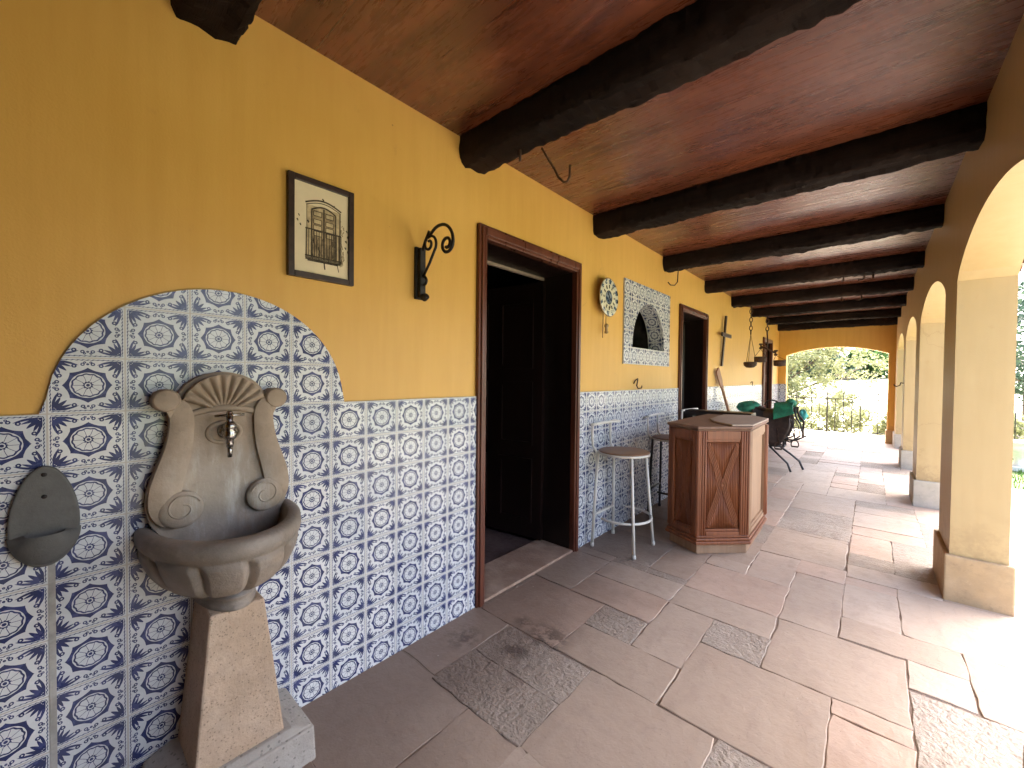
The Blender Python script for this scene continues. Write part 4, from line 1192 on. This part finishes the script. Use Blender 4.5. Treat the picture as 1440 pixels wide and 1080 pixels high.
def bar_face(A, B, pale=False, reed=True):
    A, B = Vector((*A, 0)), Vector((*B, 0)); d = (B-A); W = d.length; d.normalize()
    nrm = Vector((d.y, -d.x, 0))
    fr = Matrix((d, nrm, Vector((0, 0, 1)))).transposed().to_4x4(); fr.translation = A
    mt = MAT['bar_pale'] if pale else MAT['bar_wood']
    z0, z1 = .136, .899
    m = MB()
    st = min(.075, W*.2)
    def fbox(p0, q0, p1, q1, d0, d1): m.box((p0, d0, q0), (p1, d1, q1), fr)
    e = .042
    # stiles carry three reeds, rails are stepped
    for s in (0, 1):
        x0 = .004 if s == 0 else W-.004-st
        fbox(x0, z0, x0+st, z1, -e+.0005, -.018)
        for k in range(4):
            xx = x0 + st*(.14+.24*k)
            m.tube([fr @ Vector((xx, -.019, z0+.002)), fr @ Vector((xx, -.019, z1-.002))], st*.105, 8)
    fbox(.004+st, z1-.062, W-.004-st, z1, -e+.0005, -.014); fbox(.004+st, z1-.080, W-.004-st, z1-.062, -e+.0005, -.022)
    fbox(.004+st, z0, W-.004-st, z0+.030, -e+.0005, -.012); fbox(.004+st, z0+.030, W-.004-st, z0+.048, -e+.0005, -.020)
    m.build('panel_frame', mt, bc, .003)
    p0, p1, q0, q1 = .004+st, W-.004-st, z0+.048, z1-.080
    w_, h_ = p1-p0, q1-q0
    m = MB()
    m.box((p0+.001, -e+.0007, q0+.001), (p1-.001, -.034, q1-.001), fr)
    if reed:
        sp = .0125; nb = 4
        bc_ = lambda t_: .5*w_*.88*(1-abs(2*t_-1)**1.25)        # centre line of the left band
        band = nb*sp*.55
        n = int(w_/sp)
        for k in range(n):
            p = (k+.5)*w_/n
            pm = min(p, w_-p); run = []; prev = None
            for i in range(61):
                t_ = .004 + .992*i/60
                free = abs(pm - bc_(t_)) > band*.62
                if free:
                    if prev is None: prev = t_
                    last = t_
                if (not free or i == 60) and prev is not None:
                    if last-prev > .02: m.tube([fr @ Vector((p0+p, -.034, q0+prev*h_)), fr @ Vector((p0+p, -.034, q0+last*h_))], .0058, 6)
                    prev = None
        for s in (0, 1):
            for k in range(nb):
                off = (k-(nb-1)/2)*sp*.95
                pts = []
                for i in range(31):
                    t_ = .004 + .992*i/30
                    p = bc_(t_) + off
                    if p < .003 or p > w_-.003: continue
                    p = p if s == 0 else w_-p
                    pts.append(fr @ Vector((p0+p, -.0295 + .0006*s, q0+t_*h_)))
                if len(pts) > 2: m.tube(pts, .0054, 6)
    m.build('reeded_panel', mt, bc)
bar_face(FP[0], FP[1]); bar_face(FP[1], FP[2], True, False); bar_face(FP[5], FP[0])
bar_face(FP[2], FP[3]); bar_face(FP[3], FP[4])
m = MB()   # pilaster on the far end of the bleached side
m.box((.950, 3.945, .136), (.979, 4.018, .898)); m.tube([(.979, 3.963, .14), (.979, 3.963, .895)], .010, 8); m.tube([(.979, 3.998, .14), (.979, 3.998, .895)], .010, 8)
m.build('pilaster', MAT['bar_wood'], bc, .003)

# ------------------------------------------------------------------ BAR STOOLS
def stool(loc, rz, label, legm, backm):
    r = empty('bar_stool', (0, 0, 0), label, 'bar stool', 'bar stools by the counter')
    m = MB(); m.lathe([(0, .728), (.150, .728), (.178, .726), (.187, .722), (.187, .716), (0, .716)], (0, 0, 0), 40); m.build('seat', MAT['seat_wood'], r, weld=True)
    m = MB(); m.lathe([(.165, .700), (.190, .700), (.191, .7155), (.165, .7155), (.165, .700)], (0, 0, 0), 40); m.build('seat_rim', backm, r, weld=True)
    for sx_, sy_ in ((1, -1), (1, 1), (-1, -1), (-1, 1)):
        m = MB()
        top = Vector((sx_*.118, sy_*.122, .705)); ft_ = Vector((sx_*.168, sy_*.168, .0))
        if sx_ < 0: top = Vector((-.150, sy_*.128, .705))
        m.tube([ft_, ft_.lerp(top, .5), top], .0115, 10)
        m.lathe([(0, 0), (.015, 0), (.015, .02), (.0115, .03)], (ft_.x, ft_.y, 0), 10)
        m.build('leg', legm, r)
    m = MB()
    for sy_ in (-1, 1):
        m.tube([(-.150, sy_*.128, .700), (-.185, sy_*.140, .75), (-.193, sy_*.142, .82), (-.190, sy_*.142, .915)], .0100, 9)
    for s in (-1, 1):
        pass
    m.tube([(-.190, -.150, .915), (-.200, -.05, .917), (-.200, .06, .918), (-.188, .165, .919), (-.16, .235, .920)], .0115, 9)
    m.build('backrest', backm, r)
    m = MB(); z = .235; f = .235/.705
    pc_ = Vector((.168, .168, 0)).lerp(Vector((.118, .122, .705)), f); pr_ = Vector((-.168, .168, 0)).lerp(Vector((-.150, .128, .705)), f)
    m.tube([(pr_.x, -pr_.y, z), (pr_.x, pr_.y, z)], .009, 8)
    P = [Vector((pr_.x, -pr_.y*.55, z))]
    for k in range(21):
        a = R(-112 + 224*k/20); P.append(Vector((.205*math.cos(a), .208*math.sin(a), z)))
    P.append(Vector((pr_.x, pr_.y*.55, z)))
    m.tube(P[1:-1], .0095, 8)
    m.build('foot_ring', legm, r)
    r.location = loc; r.rotation_euler = (0, 0, R(rz))
    return r
stool((.232, 2.875, 0), 0, 'white metal bar stool with round brown seat, standing nearest the first doorway', MAT['white_metal'], MAT['white_metal'])
stool((.245, 3.86, 0), 4, 'dark legged bar stool with round seat half hidden behind the corner of the bar counter', MAT['dark_metal'], MAT['white_metal'])
stool((.245, 4.80, 0), -3, 'farthest white bar stool, only its back showing above the counter', MAT['white_metal'], MAT['white_metal'])

# ------------------------------------------------------------------ SADDLE ON ITS STAND
ss = empty('saddle_stand', (.6, 6.9, 0), 'low dark iron stand with splayed curved feet carrying the saddle', 'saddle stand')
m = MB()
SYC = 6.88
m.tube([(.22, SYC, .70), (.80, SYC, .70)], .018, 8)
for x in (.28, .72):
    m.tube([(x, SYC, .70), (x, SYC-.10, .33)], .013, 8); m.tube([(x, SYC, .70), (x, SYC+.10, .33)], .013, 8); m.tube([(x, SYC-.10, .33), (x, SYC+.10, .33)], .012, 8)
m.tube([(.28, SYC-.10, .33), (.72, SYC-.10, .33)], .012, 8); m.tube([(.28, SYC+.10, .33), (.72, SYC+.10, .33)], .012, 8)
m.build('frame', MAT['dark_metal'], ss)
for x0, x1, y in ((.55, .82, -.12), (.62, .93, .18), (.40, .14, -.12), (.40, .12, .18)):
    m = MB(); yy = SYC + y
    m.tube([(x0, SYC + (-.10 if y < 0 else .10), .33), ((x0+x1)/2, yy, .20), (x1-(x1-x0)*.16, yy, .11), (x1, yy-.03, .0)], .014, 8)
    m.build('leg', MAT['dark_metal'], ss)
sdl = empty('horse_saddle', (.55, SYC, .75), 'dark brown leather horse saddle with green pads, straps and stirrups on an iron stand', 'saddle')
def drape(name, mat, x0, x1, topz, drop, hw_, seed, flare=.0, th=.012, par=sdl, nx_=26, ny_=30, bot=None):
    m = MB(); g = []
    for i in range(nx_+1):
        s = i/nx_; x = x0 + (x1-x0)*s; row = []
        for k in range(ny_+1):
            t_ = -1 + 2*k/ny_
            a = t_*PI*.5
            d = drop(s)
            nz = noise.noise(Vector((x*9, t_*3, seed)))*.012
            if abs(t_) < .5:
                b_ = t_/.5*PI/2
                y = hw_*math.sin(b_); z = topz(s) - hw_*.55*(1-math.cos(b_))
            else:
                q = (abs(t_)-.5)/.5
                y = math.copysign(hw_ + flare*q + .02*math.sin(q*PI), t_); z = topz(s) - hw_*.55 - d*q
            row.append(m.bm.verts.new((x + nz + .02*(abs(t_)-.5 if abs(t_) > .5 else 0), SYC + y + nz, z + nz*.6)))
        g.append(row)
    for i in range(nx_):
        for k in range(ny_):
            f = m.bm.faces.new((g[i][k], g[i+1][k], g[i+1][k+1], g[i][k+1])); f.smooth = True
    o = m.build(name, mat, par)
    sm = o.modifiers.new("solid", 'SOLIDIFY'); sm.thickness = th; sm.offset = 0
    return o
seatz = lambda s: .835 + .10*(2*s-1)**2 + (.03 if s > .8 else 0)
drape('seat', MAT['black_leather'], .33, .80, seatz, lambda s: .10, .13, 1.0, .01, .02)
drape('flap', MAT['leather'], .47, .80, lambda s: .84+.05*s, lambda s: .44*(math.sin(PI*min(1, max(0, s*.9+.08))))**.4, .15, 4.0, .05, .012)
drape('skirt', MAT['leather'], .30, .72, lambda s: .80, lambda s: .26*(math.sin(PI*(s*.9+.05)))**.5, .145, 8.0, .03, .01)
def blob(name, mat, c, r, seed, amp=.18, par=sdl, n=28):
    m = MB(); g = []
    for i in range(n//2+1):
        th = PI*i/(n//2); row = []
        for k in range(n):
            ph = 2*PI*k/n
            v = Vector((math.sin(th)*math.cos(ph), math.sin(th)*math.sin(ph), math.cos(th)))
            q = 1 + amp*noise.noise(v*1.7+Vector((seed, 0, 0))) + amp*.4*noise.noise(v*5+Vector((0, seed, 0)))
            row.append(m.bm.verts.new(Vector(c) + Vector((v.x*r[0], v.y*r[1], v.z*r[2]))*q))
        g.append(row)
    for i in range(n//2):
        for k in range(n):
            try:
                f = m.bm.faces.new((g[i][k], g[i+1][k], g[i+1][(k+1)%n], g[i][(k+1)%n])); f.smooth = True
            except ValueError: pass
    return m.build(name, mat, par, weld=True)
blob('green_roll', MAT['green_cloth'], (.26, SYC, .865), (.165, .19, .085), 3.0)
o = drape('green_pad', MAT['green_cloth'], .60, .83, lambda s: .935+.03*s, lambda s: .13*(1-s*.5), .165, 12.0, .02, .02)
blob('pommel_cover', MAT['green_cloth'], (.79, SYC-.02, .955), (.065, .085, .05), 9.0)
blob('turquoise_tassel', MAT['teal_cloth'], (.925, SYC+.03, .78), (.05, .06, .075), 5.0, .45)
m = MB(); m.tube([(.56+.09*math.cos(R(a)), SYC, .90+.075*math.sin(R(a))) for a in range(0, 181, 15)], .011, 8); m.build('grab_handle', MAT['black_leather'], sdl)
rg = random.Random(8)
for k in range(5):
    m = MB(); x = .76 + .03*k; y = SYC - .17 + .02*k
    P = [(x, SYC-.10, .90)]
    for q in range(1, 8): P.append((x + .02*math.sin(q+k) + .012*q, y + rg.uniform(-.01, .01), .90 - q*rg.uniform(.045, .062)))
    m.tube(P, .011 if k % 2 else .014, 6, flat=.4); m.build('strap', MAT['black_leather'] if k % 2 else MAT['leather'], sdl)
for x, y in ((.66, -.21), (.80, .20)):
    m = MB(); yy = SYC + y
    m.tube([(x, yy, .62), (x+.02, yy, .40)], .008, 6, flat=.5)
    m.tube([(x+.02+.045*math.cos(R(a)), yy, .34+.06*math.sin(R(a))) for a in range(-30, 211, 20)], .007, 6); m.tube([(x-.02, yy, .31), (x+.06, yy, .31)], .012, 6, flat=.5)
    m.build('stirrup', MAT['rust'], sdl)
m = MB()
for k in range(6):
    x = .45+.06*k; m.tube([(x, SYC-.19, .50-.01*k), (x+.12, SYC-.20, .42+.03*(k % 2)), (x+.24, SYC-.19, .52)], .010, 6, flat=.5)
m.build('girth_straps', MAT['black_leather'], sdl)

# ------------------------------------------------------------------ RAILING
ra = empty('iron_railing', (1, 12.75, 0), 'thin dark iron railing along the edge of the terrace beyond the end arch', 'railing')
RY = 12.75
m = MB(); m.box((-3, RY-.012, .80), (6.4, RY+.012, .82)); m.box((-3, RY-.010, .02), (6.4, RY+.010, .038)); m.build('rail', MAT['iron'], ra)
for k in range(60):
    x = -2.95 + k*.157
    m = MB(); hh = .93 if k % 2 == 0 else .80
    m.tube([(x, RY, -.02 if k % 8 == 0 else .03), (x, RY, hh)], .0085 if k % 8 else .014, 6)
    if k % 2 == 0: m.lathe([(.014, hh), (.016, hh+.015), (0, hh+.06)], (x, RY, 0), 8)
    m.build('baluster' if k % 8 else 'post', MAT['iron'], ra)

# ------------------------------------------------------------------ GARDEN
def tree(name, cat, label, base, trunk_h, trunk_r, crowns, nleaf, size, mat, seed, group=None, droop=0.0, limbs=True):
    rg = random.Random(seed)
    r = empty(name, base, label, cat, group)
    bx, by, bz = base
    m = MB()
    top = Vector((bx + rg.uniform(-.2, .2), by, bz + trunk_h))
    if trunk_r > 0:
        m.tube([(bx, by, bz-.15), (bx+rg.uniform(-.1, .1)*trunk_h*.3, by, bz+trunk_h*.5), top], [trunk_r*1.35, trunk_r, trunk_r*.75], 9)
    for (cx, cy, cz, rx, ry, rz_) in crowns:
        c = Vector((bx+cx, by+cy, bz+cz))
        st = top if trunk_r > 0 and cz > trunk_h*.8 else Vector((bx, by, bz))
        mid = st.lerp(c, .5) + Vector((rg.uniform(-.1, .1), rg.uniform(-.1, .1), .05))*rx
        q = max(trunk_r*.5, .012)
        m.tube([st, mid, c], [q, q*.65, q*.3], 6)
        for k in range(4):
            e = c + Vector((rg.uniform(-1, 1)*rx, rg.uniform(-1, 1)*ry, rg.uniform(-.7, .9)*rz_))*.75
            m.tube([mid.lerp(c, rg.random()), mid.lerp(e, .6), e], [q*.4, q*.3, q*.12], 5)
    m.build('trunk' if trunk_r > .03 else 'stems', MAT['bark'], r)
    V, F = [], []
    tot = sum(c[3]*c[4]*c[5] for c in crowns)
    for (cx, cy, cz, rx, ry, rz_) in crowns:
        n = int(nleaf * rx*ry*rz_/tot)
        ncl = max(6, n//26)
        for q in range(ncl):
            while True:
                v = Vector((rg.uniform(-1, 1), rg.uniform(-1, 1), rg.uniform(-1, 1)))
                if .25 < v.length < 1 and rg.random() < v.length**1.2: break
            cc = Vector((bx+cx+v.x*rx, by+cy+v.y*ry, bz+cz+v.z*rz_))
            cr_ = min(rx, ry, rz_)*rg.uniform(.16, .34)
            for k in range(n//ncl):
                p = cc + Vector((rg.gauss(0, .5), rg.gauss(0, .5), rg.gauss(0, .42)))*cr_
                s = size*rg.uniform(.6, 1.3)
                d = Vector((rg.uniform(-1, 1), rg.uniform(-1, 1), rg.uniform(-1, .7)-droop)).normalized()
                sd_ = d.cross(Vector((rg.uniform(-1, 1), rg.uniform(-1, 1), rg.uniform(-1, 1)))).normalized()*s*.26
                i0 = len(V)
                V += [p, p + d*s*.5 + sd_, p + d*s, p + d*s*.5 - sd_]
                F.append((i0, i0+1, i0+2, i0+3))
    me = bpy.data.meshes.new('crown'); me.from_pydata(V, [], F); me.materials.append(mat)
    o = bpy.data.objects.new('crown' if trunk_r > .03 else 'foliage', me); COL.objects.link(o)
    o.parent = r; o.matrix_parent_inverse = wm(r).inverted()
    return r
tree('olive_tree', 'tree', 'large loose olive green tree just beyond the railing, filling the left of the end arch', (-1.6, 17.5, -1.5), 1.6, .13,
     [(0, 0, 2.9, 1.5, 1.4, 1.0), (1.3, -.3, 3.0, 1.2, 1.1, .8), (.9, .2, 4.1, 1.5, 1.3, .8), (-1.3, 0, 3.6, 1.2, 1.2, .9), (2.2, .4, 3.9, .8, .9, .5), (0, 0, 4.7, 1.5, 1.3, .7), (-.4, -.3, 1.9, 1.6, 1.0, .8), (1.6, -.4, 2.2, 1.1, .9, .7), (3.0, .6, 3.2, .7, .8, .6), (-1.0, .3, 2.3, 1.3, 1.0, .9), (.6, .2, 1.3, 1.4, 1.0, .6)], 26000, .11, MAT['leaf_olive'], 31)
SHR = [(-1.9, 14.0, .85, 'low olive bush behind the left end of the railing'), (-.35, 14.2, .95, 'loose olive bush behind the railing, right of the saddle'), (1.0, 14.4, .95, 'dense olive bush behind the middle of the railing, widest of the bushes'),
       (2.2, 14.0, .62, 'small pale bush behind the railing by the right jamb of the end arch'), (3.7, 14.4, .8, 'bush behind the railing beyond the last pillar')]
for k, (x, y, s, lab) in enumerate(SHR):
    z = hz(x, y)
    tree('shrub', 'bush', lab, (x, y, z), .2, .02, [(0, 0, .62*s+.25, .62*s, .55*s, .55*s), (.45*s, .1, .5*s+.2, .4*s, .4*s, .42*s), (-.42*s, 0, .45*s+.2, .4*s, .4*s, .4*s), (.05, 0, 1.05*s+.15, .36*s, .36*s, .34*s)], 3600, .085, MAT['leaf_olive'], 50+k, 'bushes behind the railing')
FT = [(-3.5, 64, 2.6, 'tall dark green tree on the far slope, left of the group', 'leaf_dark'), (1.3, 66, 2.3, 'round green tree on the far slope in the upper right of the end arch', 'leaf_green'), (4.2, 70, 3.0, 'dark bluish tree on the far slope at the right edge of the end arch', 'leaf_dark'), (-11, 72, 3.2, 'broad green tree on the far slope seen through the olive tree', 'leaf_green')]
for k, (x, y, s, lab, mt) in enumerate(FT):
    z = hz(x, y)
    tree('far_tree', 'tree', lab, (x, y, z), .3*s, .15, [(0, 0, .9*s, 1.15*s, 1.0*s, .75*s), (.8*s, 0, .6*s, .8*s, .8*s, .6*s), (-.8*s, .2, .65*s, .8*s, .8*s, .6*s), (.1, 0, 1.4*s, .7*s, .7*s, .5*s)], 5000, .42, MAT[mt], 70+k, 'trees on the far slope')
GT = [(6.6, 27, 2.6, 'dark tree rising behind the rubble wall, glimpsed right of the nearest pillar'), (8.6, 24, 2.4, 'dark tree behind the rubble wall, next to the glimpsed one'), (21, 19, 2.5, 'dark garden tree across the lawn'), (23, 9, 2.4, 'dark garden tree facing the middle arch'), (24, 0, 2.6, 'dark garden tree facing the nearest arch')]
for k, (x, y, s, lab) in enumerate(GT):
    tree('garden_tree', 'tree', lab, (x, y, -.25), 1.5, .16, [(0, 0, 1.2*s, 1.0*s, 1.0*s, .75*s), (.6*s, .1, .85*s, .7*s, .7*s, .5*s), (-.6*s, 0, .8*s, .7*s, .7*s, .55*s), (0, 0, 1.75*s, .7*s, .7*s, .45*s)], 6500, .22, MAT['leaf_dark'], 90+k, 'trees around the garden')
rw = empty('rubble_wall', (6, 16, -.25), 'low grey rubble stone wall at the far side of the lawn', 'wall')
rg = random.Random(12)
m = MB()
for row in range(4):
    x = 2.6
    while x < 13:
        w_ = rg.uniform(.25, .6)
        m.box((x, 15.8+rg.uniform(-.04, .04), -.9+row*.3), (x+w_-.015, 16.2, -.9+row*.3+.285)); x += w_
m.build('stones', MAT['rubble'], rw, .03)
m = MB(); m.box((2.58, 15.84, -1.2), (13.02, 16.18, .25)); m.build('mortar_core', MAT['mortar'], rw)
un = empty('garden_urn', (3.56, 11.0, -.25), 'white stone urn standing on the grass beyond the nearest pillar', 'urn')
m = MB(); m.box((3.40, 10.84, -.25), (3.72, 11.16, -.17)); m.build('foot', MAT['urn'], un, .01)
m = MB(); m.lathe([(0, -.17), (.10, -.17), (.07, -.12), (.06, -.06), (.11, .0), (.19, .09), (.21, .17), (.20, .20), (.235, .23), (.235, .26), (.20, .26), (.17, .18), (0, .14)], (3.56, 11, 0), 32); m.build('bowl', MAT['urn'], un)
